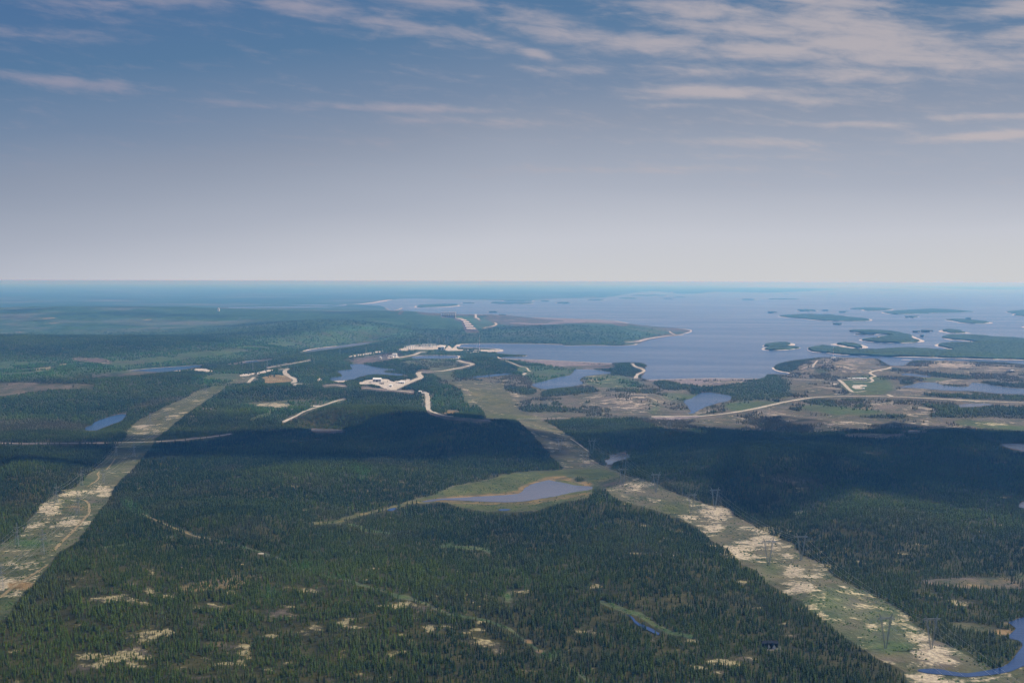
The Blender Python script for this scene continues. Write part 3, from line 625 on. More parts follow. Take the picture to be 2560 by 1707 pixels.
ROADS = [
    ('road', ZC([(300, 624), (380, 630), (540, 645), (720, 657), (860, 672), (950, 680)]), (14, 24), 'road', 'pale gravel road below the works yard'),
    ('road', ZC([(690, 650), (760, 615), (850, 575), (950, 532), (1030, 500), (1065, 488), (1035, 455), (1020, 430), (1050, 415), (1110, 413), (1170, 412), (1300, 408), (1400, 395), (1470, 380), (1560, 365), (1650, 345), (1720, 325), (1740, 318), (1690, 300), (1610, 290), (1540, 268)]), (30, 22), 'road', 'pale gravel road winding from the works yard towards the reservoir'),
    ('road', ZC([(1095, 682), (1140, 700), (1147, 760), (1147, 850), (1152, 905), (1190, 950), (1280, 985), (1420, 1015), (1600, 1040), (1780, 1050), (1935, 1055)]), (20, 17), 'road', 'broad pale gravel road running straight down then curving right'),
    ('road', C2([(1210, 1004), (1350, 1003), (1450, 1002), (1560, 997)]), (10, 8), 'road', 'thin faint road crossing the head of the right clearing'),
    ('road', C2([(2130, 990), (2250, 990), (2324, 990)]) + C3([(60, 989), (120, 986), (250, 976), (400, 955), (520, 932), (640, 905), (730, 885), (850, 865), (950, 853), (1080, 850), (1200, 848), (1400, 850), (1620, 858), (1780, 867), (2000, 880), (2352, 893), (3000, 905)]), (24, 20), 'road', 'long pale road crossing the heath to the right edge'),
    ('road', ZD([(1925, 870), (1960, 880), (1990, 897)]), (16, 16), 'road', 'short pale spur joining the long heath road'),
    ('road', ZD([(1975, 510), (1930, 530), (1830, 546), (1740, 562), (1690, 585), (1720, 605), (1775, 628), (1735, 640), (1700, 652), (1735, 680), (1735, 695), (1690, 712), (1560, 706), (1470, 700)]), (15, 14), 'road', 'zigzag pale road beside the heath compound'),
    ('road', ZD([(1290, 675), (1340, 712), (1400, 775), (1440, 815), (1480, 840), (1560, 832), (1640, 825)]), (18, 14), 'road', 'V-shaped pale road at the heath compound'),
    ('road', ZD([(1330, 680), (1400, 678), (1540, 676), (1690, 672)]), (20, 26), 'road', 'straight pale road along the top of the heath compound'),
    ('road', ZD([(950, 766), (1060, 772), (1180, 785), (1312, 800)]), (14, 14), 'road', 'straight pale track left of the heath compound'),
    ('road', ZD([(700, 668), (860, 672), (1080, 680)]), (14, 14), 'road', 'faint straight track on the heath above the left track'),
    ('road', ZD([(952, 515), (970, 470), (1010, 427)]), (13, 12), 'road', 'short pale road climbing the rocky knoll'),
    ('road', ZD([(1985, 503), (2100, 510), (2280, 513)]), (16, 16), 'road', 'faint track running right from the zigzag road'),
    ('road', C1([(2352, 870), (2300, 880), (2220, 908), (2150, 930), (2080, 960), (2010, 990), (1935, 1025)]), (14, 12), 'road', 'pale road slanting up the dark slope at centre left'),
    ('road', C4([(-300, 66), (0, 70), (220, 72), (520, 70), (640, 68), (760, 65), (900, 62), (1000, 58), (1120, 50), (1200, 43), (1320, 30), (1450, 10)]), (10, 10), 'road', 'thin pale road crossing the dark forest at left'),
    ('road', C1([(1915, 664), (1950, 664), (1975, 660), (1942, 675), (1955, 700), (1990, 720), (2018, 733), (2022, 745), (2000, 758)]), (24, 24), 'road', 'short broad pale gravel road near the tan field'),
    ('road', ZB([(1230, 590), (1260, 568), (1310, 572), (1400, 578), (1470, 584)]), (14, 14), 'road', 'thin pale road right of the tan field'),
    ('road', ZB([(1630, 596), (1720, 590), (1800, 592), (1890, 603)]), (26, 20), 'road', 'short pale gravel road below the lake at centre left'),
    ('road', ZB([(635, 552), (660, 525), (705, 487)]), (16, 16), 'road', 'short pale lane left of the tan field'),
    ('road', ZH([(400, 500), (430, 490), (560, 470), (680, 445), (740, 415), (800, 393), (885, 388)]), (34, 20), 'road', 'pale road curving up behind the narrow pond'),
    ('road', ZA([(1160, 808), (1220, 820), (1300, 840), (1330, 855), (1270, 875)]), (10, 10), 'road', 'thin end of road left of the wooded hill'),
    ('road', ZA([(1620, 762), (1640, 785), (1700, 800), (1800, 840), (1900, 880), (1970, 890), (1975, 920), (2010, 935)]), (9, 11), 'road', 'thin road descending from the dyke past the green slope'),
    ('road', C2([(2000, 628), (2020, 648), (2065, 660), (2085, 675), (2060, 690), (2030, 698), (2022, 726)]), (14, 20), 'road', 'pale road over the small wooded hill by the reservoir'),
    ('road', C2([(1880, 353), (1895, 362), (1960, 364)]), (20, 20), 'road', 'short pale road near the far dyke'),
    ('road', C2([(2252, 405), (2265, 418), (2290, 428)]), (16, 16), 'road', 'short pale spur at the peninsula tip'),
    ('road', C2([(920, 310), (945, 318), (958, 330)]), (26, 26), 'road', 'short pale road right of the spillway'),
    ('road', C2([(1055, 345), (1072, 355), (1060, 366), (1010, 380), (985, 384)]), (22, 22), 'road', 'curved pale track right of the spillway steps'),
    ('road', C2([(315, 240), (330, 255), (350, 262), (385, 262), (415, 250), (428, 246)]), (45, 45), 'road', 'pale road at the far corner of the reservoir'),
    ('road', C2([(408, 285), (415, 275), (425, 270)]), (40, 40), 'road', 'short pale spur at the far reservoir corner'),
    ('road', C1([(1830, 655), (1900, 640), (2000, 625), (2120, 603)]), (14, 10), 'road', 'faint pale track running towards the powerhouse'),
    ('dirt_track', ZF([(700, 1190), (760, 1130), (820, 1060), (880, 1000), (950, 935), (1020, 850), (1080, 785), (1140, 730), (1168, 680), (1165, 620), (1160, 570), (1120, 525), (1030, 505)]), (7, 5), 'dirt', 'tan dirt track along the left power line clearing'),
    ('dirt_track', ZF([(1145, 350), (1190, 310), (1270, 270), (1300, 220), (1265, 180), (1300, 150)]), (3.5, 3.5), 'dirt', 'winding upper dirt track in the left clearing'),
    ('dirt_track', C4([(665, 235), (700, 195), (720, 165)]), (4, 4), 'dirt', 'short bit of dirt track high in the left clearing'),
    ('dirt_track', C4([(-120, 1080), (0, 1035), (60, 985), (120, 940), (200, 895), (300, 830)]), (10, 4), 'dirt', 'broad dirt track at the lower left edge'),
    ('dirt_track', C4([(890, 512), (1000, 562), (1120, 614), (1220, 652), (1290, 664)]), (2.2, 2), 'dirt', 'thin pale line of track cut through the near forest'),
    ('dirt_track', C5([(1440, 40), (1480, 65), (1520, 95), (1555, 122)]), (4, 4), 'road', 'short pale track beside the forked lake'),
    ('shoreline', C2([(1960, 480), (2040, 475), (2080, 462), (2140, 450), (2240, 436), (2352, 428)]) + C3([(40, 418), (84, 406), (80, 398), (30, 390), (-60, 388)]), (38, 26), 'shore', 'pale rocky causeway round the peninsula tip'),
]
for (nm_, pts_, w_, mt_, lab_) in ROADS:      # the strip kept clear of trees along every road
    pc_ = chaikin(pts_, 2, False)
    for a_, b_ in zip(pc_[:-1], pc_[1:]):
        f_ = pts_[0]
        stroke([a_, b_], max(3.0, .5 * max(w_) * FPX / max(1.0, math.hypot(*ground(*a_))) * .9 + 2.5), F=0.0)
for k in LAY:
    if k not in 'W':
        LAY[k] = blur(LAY[k], 0, 0)
w_ = np.zeros((NY, NX), np.float32)
for k_, p_ in WATER.items():
    if k_ not in DRAPED:
        q_ = chaikin(p_, 1)
        w = _win(q_, 2)
        w_[w] = np.maximum(w_[w], inside(q_, gx[w], gy[w]))
LAY['N'] = np.clip(blur(w_, 5, 24) * 5.0, 0, 1)
LAY['F'] *= (1 - LAY['W'])


def look(k, px, py, jit=None):
    """read a layer at photograph pixels, bilinear"""
    u = np.clip((px - X0) / SX - .5, 0, NX - 1.001)
    v = np.clip((py - Y0) / SY - .5, 0, NY - 1.001)
    i, j = u.astype(int), v.astype(int)
    fu, fv = u - i, v - j
    A = LAY[k]
    return (A[j, i] * (1 - fu) + A[j, i + 1] * fu) * (1 - fv) + (A[j + 1, i] * (1 - fu) + A[j + 1, i + 1] * fu) * fv


# ------------------------------------------------------------------ relief
HILLS = [  # centre (photograph pixels on the plain), half-size in pixels, height in metres
    (1180, 1100, 180, 38, 42), (900, 1060, 220, 32, 34), (480, 1035, 150, 26, 24), (250, 960, 260, 26, 45), (800, 1200, 260, 50, 20),
    (1500, 1270, 180, 45, 22), (1900, 1200, 260, 55, 46), (2300, 1130, 260, 40, 30), (2200, 1330, 220, 60, 24), (1650, 1110, 150, 34, 22),
    (1600, 1470, 260, 90, 18), (2050, 1500, 90, 70, 10), (900, 1500, 420, 130, 22), (250, 1500, 300, 120, 26), (560, 1330, 260, 60, 18), (60, 1200, 110, 60, 30),
    (1385, 838, 230, 13, 55), (1600, 822, 170, 9, 35), (1205, 912, 70, 10, 28), (1560, 923, 42, 7, 26), (2080, 925, 120, 9, 26), (1010, 915, 80, 9, 16), (800, 930, 60, 10, 26),
    (1140, 985, 60, 14, 18), (1600, 1000, 110, 16, 16), (690, 985, 150, 14, 16), (2400, 985, 120, 10, 10),
    (300, 880, 420, 26, 70), (800, 840, 260, 22, 90), (1000, 812, 160, 14, 60), (-200, 880, 300, 30, 60), (500, 800, 700, 22, 70), (1250, 800, 120, 8, 30), (100, 800, 500, 20, 60)]


def height(x, y):
    px, py = project(x, y, np.zeros_like(x))
    front = y > 200
    h = 13.0 * (fbm(x / 800.0, y / 800.0, 3, 5) - .5) * 2 + 3.0 * (fbm(x / 180.0, y / 180.0, 2, 9) - .5) * 2
    h = h + 4.0
    r = np.hypot(x, y)
    far = sstep(r, 12000, 40000)
    h = h * (1 - far) + far * 34.0 * (fbm(x / 9000.0, y / 9000.0, 4, 77) - .25)
    for (cx, cy, sx, sy, hh) in HILLS:
        q = ((px - cx) / sx) ** 2 + ((py - cy) / sy) ** 2
        h = h + np.where(front, 1.35 * hh * np.exp(-q), 0)
    n = np.where(front, look('N', px, py), 0)
    rim = sstep(r, 196000, 236000) * (400.0 + 150.0 * (fbm(x / 14000.0, y / 14000.0, 4, 88) - .5))
    return h * (1 - n) ** 1.5 - 0.5 + np.minimum(rim, 485.0)


def lichen_noise(x, y):
    return .6 * fbm(x / 55.0, y / 42.0, 3, 41) + .4 * fbm(x / 22.0, y / 22.0, 2, 43)


def cover(x, y, z):
    """the land cover at ground points"""
    px, py = project(x, y, z)
    j1 = (fbm(x / 45.0, y / 45.0, 4, 61) - .5) * 14.0
    j2 = (fbm(x / 45.0, y / 60.0, 4, 67) - .5) * 6.0
    sx_ = np.clip(3500.0 / np.maximum(np.hypot(x, y), 1), .15, 1.3)
    qx, qy = px + j1 * sx_, py + j2 * sx_
    d = {k: look(k, qx, qy) for k in 'FGLBMTSP'}
    n = lichen_noise(x, y)
    pat = sstep(n + d['P'] * .50, .70, .90)
    d['pat'] = pat * d['F']
    d['px'], d['py'] = px, py
    return d


# ------------------------------------------------------------------ object helpers
def tag(o, label=None, cat=None, group=None, kind=None):
    if label:
        o['label'] = label
    if cat:
        o['category'] = cat
    if group:
        o['group'] = group
    if kind:
        o['kind'] = kind
    return o


def link(name, me, mat=None, parent=None):
    o = bpy.data.objects.new(name, me)
    COL.objects.link(o)
    if mat and me and not me.materials:
        me.materials.append(mat)
    if parent:
        o.parent = parent
    return o


def empty(name, loc, rz=0.0):
    o = bpy.data.objects.new(name, None)
    COL.objects.link(o)
    o.location = loc
    o.rotation_euler = (0, 0, rz)
    return o


def mesh_np(name, verts, faces_flat, nper):
    """verts (n,3); faces_flat flat indices with nper corners each"""
    me = bpy.data.meshes.new(name)
    nf = len(faces_flat) // nper
    me.vertices.add(len(verts))
    me.vertices.foreach_set('co', np.ascontiguousarray(verts, np.float32).ravel())
    me.loops.add(nf * nper)
    me.loops.foreach_set('vertex_index', np.ascontiguousarray(faces_flat, np.int32))
    me.polygons.add(nf)
    me.polygons.foreach_set('loop_start', np.arange(0, nf * nper, nper, dtype=np.int32))
    me.update(calc_edges=True)
    return me


def point_color(me, name, arr):
    a = me.attributes.new(name, 'FLOAT_COLOR', 'POINT')
    c = np.ones((len(arr), 4), np.float32)
    c[:, :arr.shape[1]] = arr
    a.data.foreach_set('color', c.ravel())


class MB:
    """collects boxes, bars and sheets into one mesh"""
    def __init__(s):
        s.v, s.f, s.mi, s.cur = [], [], [], 0

    def quadbox(s, a, b, w, d=None, up=(0, 0, 1)):
        """bar from a to b with a w x d section"""
        d = d or w
        a, b = Vector(a), Vector(b)
        t = (b - a).normalized()
        u = Vector(up)
        if abs(t.dot(u)) > .98:
            u = Vector((1, 0, 0))
        p = t.cross(u).normalized()
        q = p.cross(t).normalized()
        n = len(s.v)
        for c in (a, b):
            for (i, j) in ((-1, -1), (1, -1), (1, 1), (-1, 1)):
                s.v.append(tuple(c + p * (w / 2 * i) + q * (d / 2 * j)))
        for f in ((0, 1, 2, 3), (7, 6, 5, 4), (0, 4, 5, 1), (1, 5, 6, 2), (2, 6, 7, 3), (3, 7, 4, 0)):
            s.f.append(tuple(n + k for k in f))
            s.mi.append(s.cur)
        return s

    def box(s, x0, x1, y0, y1, z0, z1):
        n = len(s.v)
        s.v += [(x0, y0, z0), (x1, y0, z0), (x1, y1, z0), (x0, y1, z0), (x0, y0, z1), (x1, y0, z1), (x1, y1, z1), (x0, y1, z1)]
        for f in ((3, 2, 1, 0), (4, 5, 6, 7), (0, 1, 5, 4), (1, 2, 6, 5), (2, 3, 7, 6), (3, 0, 4, 7)):
            s.f.append(tuple(n + k for k in f))
            s.mi.append(s.cur)
        return s

    def face(s, pts):
        n = len(s.v)
        s.v += [tuple(p) for p in pts]
        s.f.append(tuple(range(n, n + len(pts))))
        s.mi.append(s.cur)
        return s

    def mesh(s, name, *mats):
        me = bpy.data.meshes.new(name)
        me.from_pydata(s.v, [], s.f)
        for m in mats:
            me.materials.append(m)
        if len(mats) > 1:
            me.polygons.foreach_set('material_index', s.mi)
        me.update()
        return me


# ------------------------------------------------------------------ materials
def new_mat(name):
    m = bpy.data.materials.new(name)
    m.use_nodes = True
    t = NT(m.node_tree)
    out = t.n('ShaderNodeOutputMaterial')
    b = t.n('ShaderNodeBsdfPrincipled')
    t.put(out.inputs[0], b.outputs[0])
    b.inputs['Specular IOR Level'].default_value = 0.1
    b.inputs['Roughness'].default_value = 0.9
    return m, t, b


def flat_mat(name, c, rough=.8, metal=0.0, scale=.3, amt=.3):
    m, t, b = new_mat(name)
    g = t.n('ShaderNodeNewGeometry').outputs['Position']
    n = t.ramp(t.noise(g, scale, 4), .3, .7)
    t.put(b.inputs['Base Color'], t.mix(n, tuple(v * (1 - amt) for v in c), tuple(min(1, v * (1 + amt * .5)) for v in c)))
    b.inputs['Roughness'].default_value = rough
    b.inputs['Metallic'].default_value = metal
    return m


def ground_material():
    m, t, b = new_mat('ground')
    pos = t.n('ShaderNodeNewGeometry').outputs['Position']
    a1 = t.n('ShaderNodeAttribute', attribute_name='c1')
    a2 = t.n('ShaderNodeAttribute', attribute_name='c2')
    s1, s2 = t.n('ShaderNodeSeparateColor'), t.n('ShaderNodeSeparateColor')
    t.put(s1.inputs[0], a1.outputs['Color'])
    t.put(s2.inputs[0], a2.outputs['Color'])
    L, B, M = s1.outputs
    T, G, F = s2.outputs
    S = a1.outputs['Alpha']
    far = a2.outputs['Alpha']          # 1 where single trees are no longer modelled
    big = t.noise(pos, 1 / 1400, 5, .6)
    mid = t.noise(pos, 1 / 210, 5, .6)
    fine = t.noise(pos, 1 / 34, 6, .65)
    tiny = t.noise(pos, 1 / 7, 4, .6)
    # forest floor: moss, heath and needles
    med = t.noise(pos, 1 / 95, 6, .7)
    huge = t.noise(pos, 1 / 5200, 11, .74)
    floor = t.mix(t.ramp(fine, .3, .7), (.016, .018, .004), (.056, .050, .014))
    floor = t.mix(t.m('MULTIPLY', G, .8), floor, (.035, .065, .018))
    # canopy seen from far away
    can = t.mix(t.ramp(med, .34, .66), (.010, .030, .014), (.046, .088, .034))
    can = t.mix(t.m('MULTIPLY', t.ramp(huge, .49, .60), .7), can, (.135, .120, .125))
    can = t.mix(t.m('MULTIPLY', G, t.ramp(t.m('ADD', t.m('MULTIPLY', huge, .6), t.m('MULTIPLY', mid, .6)), .50, .72)), can, (.058, .185, .095))
    can = t.mix(t.ramp(big, .50, .66, 0, .75), can, (.006, .014, .008))
    forest = t.mix(far, floor, can)
    # open ground
    heath = t.mix(t.ramp(mid, .3, .7), (.085, .064, .060), (.165, .125, .122))
    heath = t.mix(t.ramp(med, .40, .60, 0, .85), heath, (.030, .042, .020))
    mead = t.mix(t.ramp(mid, .3, .7), (.062, .070, .018), (.125, .108, .034))
    mead = t.mix(t.ramp(med, .42, .62, 0, .75), mead, (.036, .044, .012))
    green = t.mix(t.ramp(fine, .3, .7), (.022, .058, .018), (.060, .110, .024))
    open_ = t.mix(t.m('MULTIPLY', M, t.ramp(fine, .2, .6, .55, 1.3), None, True), heath, mead)
    open_ = t.mix(t.m('MULTIPLY', G, t.ramp(t.m('ADD', mid, t.m('MULTIPLY', tiny, .25)), .45, .72, .35, 1.0), None, True), open_, green)
    openk = t.m('MAXIMUM', t.m('MAXIMUM', B, M), t.m('MULTIPLY', t.m('SUBTRACT', 1.0, F), 1.0))
    col = t.mix(t.ramp(t.m('ADD', t.m('SUBTRACT', openk, t.m('MULTIPLY', F, .45)), t.m('MULTIPLY', t.m('SUBTRACT', fine, .5), .35)), .12, .5), forest, open_)
    tan = t.mix(t.ramp(fine, .3, .7), (.13, .085, .032), (.27, .18, .08))
    col = t.mix(t.ramp(t.m('ADD', T, t.m('MULTIPLY', t.m('SUBTRACT', fine, .5), .9)), .25, .75), col, tan)
    # pale rock and caribou lichen breaking through
    rn = t.m('ADD', t.m('MULTIPLY', t.m('SUBTRACT', fine, .5), 1.5), t.m('MULTIPLY', t.m('SUBTRACT', tiny, .5), .8))
    rn = t.m('ADD', rn, t.m('MULTIPLY', t.m('SUBTRACT', med, .5), 2.1))
    rk = t.ramp(t.m('ADD', L, rn), .41, .72)
    rock = t.mix(t.ramp(tiny, .35, .65), (.17, .14, .07), (.50, .43, .26))
    rock = t.mix(t.m('MULTIPLY', B, .95, None, True), rock, (.40, .325, .295))
    rock = t.mix(t.ramp(t.noise(pos, 1 / 3.0, 2), .52, .7, 0, .6), rock, (.10, .10, .06))
    rock = t.mix(t.ramp(F, .05, .75, 0, .9), rock, (.20, .170, .085))
    col = t.mix(rk, col, rock)
    grav = t.mix(t.ramp(fine, .3, .7), (.30, .26, .22), (.56, .50, .43))
    col = t.mix(t.ramp(t.m('ADD', S, t.m('MULTIPLY', t.m('SUBTRACT', fine, .5), .5)), .4, .6), col, grav)
    t.put(b.inputs['Base Color'], col)
    bump = t.n('ShaderNodeBump')
    bump.inputs['Strength'].default_value = .8
    bump.inputs['Distance'].default_value = 3.0
    t.put(bump.inputs['Height'], t.m('ADD', t.m('MULTIPLY', fine, 2.2), t.m('MULTIPLY', tiny, .6)))
    t.put(b.inputs['Normal'], bump.outputs[0])
    return m


def water_material(name, c=(.012, .035, .085), rough=.14, wave=.6):
    m, t, b = new_mat(name)
    pos = t.n('ShaderNodeNewGeometry').outputs['Position']
    sp = t.n('ShaderNodeSeparateXYZ')
    t.put(sp.inputs[0], pos)
    st = t.vec(t.m('MULTIPLY', sp.outputs[0], .35), t.m('MULTIPLY', sp.outputs[1], 1.0), 0.0)
    big = t.noise(t.vec(t.m('MULTIPLY', sp.outputs[0], .22), t.m('ADD', sp.outputs[1], t.m('MULTIPLY', sp.outputs[0], .18)), 0.0), 1 / 700, 5, .6, .6)
    t.put(b.inputs['Base Color'], t.mix(t.ramp(big, .35, .65), tuple(v * .8 for v in c), tuple(v * 1.3 for v in c)))
    b.inputs['Specular IOR Level'].default_value = .5
    b.inputs['IOR'].default_value = 1.333
    b.inputs['Specular Tint'].default_value = (.80, .94, 1.0, 1.0)
    t.put(b.inputs['Roughness'], t.ramp(big, .3, .7, rough, rough * 1.5))
    bump = t.n('ShaderNodeBump')
    bump.inputs['Strength'].default_value = 1.0
    bump.inputs['Distance'].default_value = wave
    t.put(bump.inputs['Height'], t.m('ADD', t.noise(st, 1 / 9, 5, .65), t.m('MULTIPLY', t.noise(st, 1 / 60, 3, .6), 1.6)))
    t.put(b.inputs['Normal'], bump.outputs[0])
    return m


def tree_material(name='spruce'):
    m, t, b = new_mat(name)
    a = t.n('ShaderNodeAttribute', attribute_name='tint')
    s = t.n('ShaderNodeSeparateColor')
    t.put(s.inputs[0], a.outputs['Color'])
    v, dead, grn = s.outputs
    c = t.mix(v, (.003, .010, .003), (.056, .082, .007))
    c = t.mix(grn, c, (.036, .105, .020))
    c = t.mix(dead, c, (.070, .056, .040))
    t.put(b.inputs['Base Color'], c)
    return m


M_GROUND = ground_material()
M_WATER = water_material('lake_water', (.004, .028, .090), .15, 1.0)
M_CALM = water_material('calm_water', (.085, .075, .09), .16, .25)
M_DEEP = water_material('river_water', (.010, .030, .095), .10, .5)
M_TREE = tree_material()
M_ROAD = flat_mat('gravel_road', (.42, .37, .30), scale=.05, amt=.25)
M_DIRT = flat_mat('dirt_track', (.24, .185, .10), scale=.08, amt=.3)
M_RIPRAP = flat_mat('riprap', (.20, .165, .165), scale=.06, amt=.6)
M_SHORE = flat_mat('shore_rock', (.50, .44, .39), scale=.03, amt=.35)
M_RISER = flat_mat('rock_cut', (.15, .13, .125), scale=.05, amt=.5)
M_STEEL = flat_mat('galvanised_steel', (.30, .33, .34), .5, .3, 1.0, .15)
M_WIRE = flat_mat('aluminium_wire', (.40, .41, .41), .4, .5, 1.0, .1)
M_WHITE = flat_mat('white_paint', (.80, .80, .78), .6, 0, .5, .08)
M_GREY = flat_mat('concrete', (.42, .41, .39), .9, 0, .3, .2)
M_DARK = flat_mat('dark_cladding', (.02, .022, .03), .6, 0, .5, .2)
M_RED = flat_mat('red_paint', (.45, .08, .05), .6, 0, .5, .1)
M_GLASS = flat_mat('window_glass', (.03, .05, .07), .15, 0, .5, .1)

# ------------------------------------------------------------------ ground sheet
def build_ground():
    dys = [1400.0]
    while dys[-1] > 330:
        dys.append(dys[-1] - 2.7)
    while dys[-1] > 9.8:
        dys.append(dys[-1] - max(.8, min(2.3, dys[-1] / 90)))
    dys += [9.0, 8.7, 8.4, 8.1, 7.8, 7.5, 7.2, 7.1]
    rr = [60.0, 300.0, 700.0, 1000.0] + [CAM_H * FPX / d for d in dys]
    rr = np.array(rr)
    th = list(np.arange(-27.0, -23.0, .16)) + list(np.arange(-23.0, 23.001, .052)) + list(np.arange(23.1, 27.1, .16))
    th = list(np.arange(-180, -28, 3.0)) + th + list(np.arange(30.0, 179.0, 3.0))
    th = np.radians(np.array(th))
    R, T = np.meshgrid(rr, th, indexing='ij')
    x, y = R * np.sin(T), R * np.cos(T)
    z = height(x, y)
    d = cover(x, y, z)
    nr, nt = R.shape
    v = np.stack([x, y, z], -1).reshape(-1, 3)
    v = np.vstack([v, [[0, 0, 0.0]]])
    i, j = np.meshgrid(np.arange(nr - 1), np.arange(nt), indexing='ij')
    j2 = (j + 1) % nt
    q = np.stack([i * nt + j, i * nt + j2, (i + 1) * nt + j2, (i + 1) * nt + j], -1).reshape(-1)
    # centre fan closed with degenerate-free quads made of two sectors
    me = mesh_np('ground', v, q[::-1], 4)
    c = np.arange(nt)
    # centre
    import bmesh
    bm = bmesh.new()
    bm.from_mesh(me)
    bm.verts.ensure_lookup_table()
    cv = bm.verts[len(v) - 1]
    for k in range(nt):
        bm.faces.new((cv, bm.verts[(k + 1) % nt], bm.verts[k]))
    bm.to_mesh(me)
    bm.free()
    F = d['F']
    L = np.maximum(d['L'], d['pat'] * .52)
    far = np.maximum(sstep(R, 8500, 13500), sstep(np.abs(T), math.radians(25.5), math.radians(28.0)))
    c1 = np.stack([L, d['B'], d['M'], d['S']], -1).reshape(-1, 4)
    c2 = np.stack([d['T'], d['G'], F * (1 - d['pat'] * .5), far], -1).reshape(-1, 4)
    pad = np.zeros((1, 4))
    point_color(me, 'c1', np.vstack([c1, pad]))
    point_color(me, 'c2', np.vstack([c2, pad]))
    me.shade_smooth()
    o = link('ground', me, M_GROUND)
    tag(o, 'rolling boreal land of forest, heath, bog and pale rock outcrops', kind='structure')


build_ground()


def hz(x, y):
    return float(height(np.array([float(x)]), np.array([float(y)]))[0])


def on_ground(px, py, lift=0.0):
    """the point of the relief seen at a pixel (fixed-point iteration)"""
    z = 0.0
    for _ in range(8):
        x, y = ground(px, py, z)
        z = .5 * z + .5 * hz(x, y)
    return x, y, z + lift


# ------------------------------------------------------------------ water sheets
def sheet(name, pts, z, mat, label):
    pts = chaikin(pts, 1)
    co = []
    for i, (px, py) in enumerate(pts):
        if name in DRAPED:
            co.append(on_ground(px, py, .9))
            continue
        x, y = ground(px, py, z)
        r = math.hypot(x, y)
        k = min(r / 3000.0, 12)
        a = math.sin(i * 12.9898) * 43758.5453
        a = (a - math.floor(a) - .5) * 5 * k
        co.append((x + a, y + a * .6, z))
    s = sum(a[0] * b[1] - b[0] * a[1] for a, b in zip(co, co[1:] + co[:1]))
    if s < 0:
        co.reverse()
    me = bpy.data.meshes.new(name)
    me.from_pydata(co, [], [tuple(range(len(co)))])
    me.update()
    return tag(link(name, me, mat), label, kind='structure')


CALM = ('marsh_pond', 'fork_lake', 'slope_pond', 'wood_lake', 'bend_lake', 'heath_pool', 'marsh_pool', 'roadside_pond', 'river.002')
for k_, p_ in WATER.items():
    deep = k_ in ('corner_river', 'forest_stream', 'creek_pool', 'bog_pool')
    sheet(k_, p_, 0.15, M_DEEP if deep else (M_CALM if k_ in CALM else M_WATER), WATER_LABEL[k_])


# ------------------------------------------------------------------ ribbons: roads, shores
def ribbon(name, pts, width, mat, label, lift=.35, smooth=2, kind='structure', flat=None, seg=40.0, cat=None, group=None):
    pts = chaikin(pts, smooth, closed=False)
    P = []
    for px, py in pts:
        if flat is None:
            P.append(Vector(on_ground(px, py)))
        else:
            P.append(Vector((*ground(px, py, flat), flat)))
    Q = [P[0]]
    for a, b in zip(P[:-1], P[1:]):
        n = max(1, min(60, int((b - a).length / seg)))
        for k in range(1, n + 1):
            Q.append(a.lerp(b, k / n))
    mb = MB()
    L, Rr = [], []
    ww = width if isinstance(width, (list, tuple)) else (width, width)
    for i, p in enumerate(Q):
        t = (Q[min(i + 1, len(Q) - 1)] - Q[max(i - 1, 0)])
        t.z = 0
        t.normalize()
        n = Vector((-t.y, t.x, 0))
        f = i / max(1, len(Q) - 1)
        w = (ww[0] * (1 - f) + ww[1] * f) * (1 + .16 * math.sin(i * 1.7) * math.sin(i * .61))
        for s, arr in ((.5, L), (-.5, Rr)):
            c = p + n * (w * s)
            c.z = (hz(c.x, c.y) if flat is None else flat) + lift
            arr.append(c)
    for i in range(len(Q) - 1):
        mb.face((Rr[i], Rr[i + 1], L[i + 1], L[i]))
    me = mb.mesh(name, mat)
    return tag(link(name, me), label, cat, group, kind)


def first_hit(px, py):
    d = Rn @ np.array([(px - W_PX / 2) / FPX, -(py - H_PX / 2) / FPX, -1.0])
    dz = min(d[2], -0.00202)
    t0 = (150.0 - CAM_H) / dz
    t1 = (-6.0 - CAM_H) / dz
    for _ in range(3):
        t = np.linspace(t0, t1, 160)
        below = CAM_H + dz * t < height(d[0] * t, d[1] * t)
        k = int(np.argmax(below)) if below.any() else 159
        t0, t1 = t[max(k - 1, 0)], t[k]
    return d[0] * t1, d[1] * t1, hz(d[0] * t1, d[1] * t1)


def px_w(px, py, w):
    """metres spanned sideways by w pixels there"""
    x, y = ground(px, py)
    return w * math.hypot(x, y) / FPX


for (nm, pts, w, mt, lab) in ROADS:
    ribbon(nm, pts, w, {'road': M_ROAD, 'dirt': M_DIRT, 'shore': M_SHORE}[mt], lab, lift=.5 if nm != 'dirt_track' else .3)

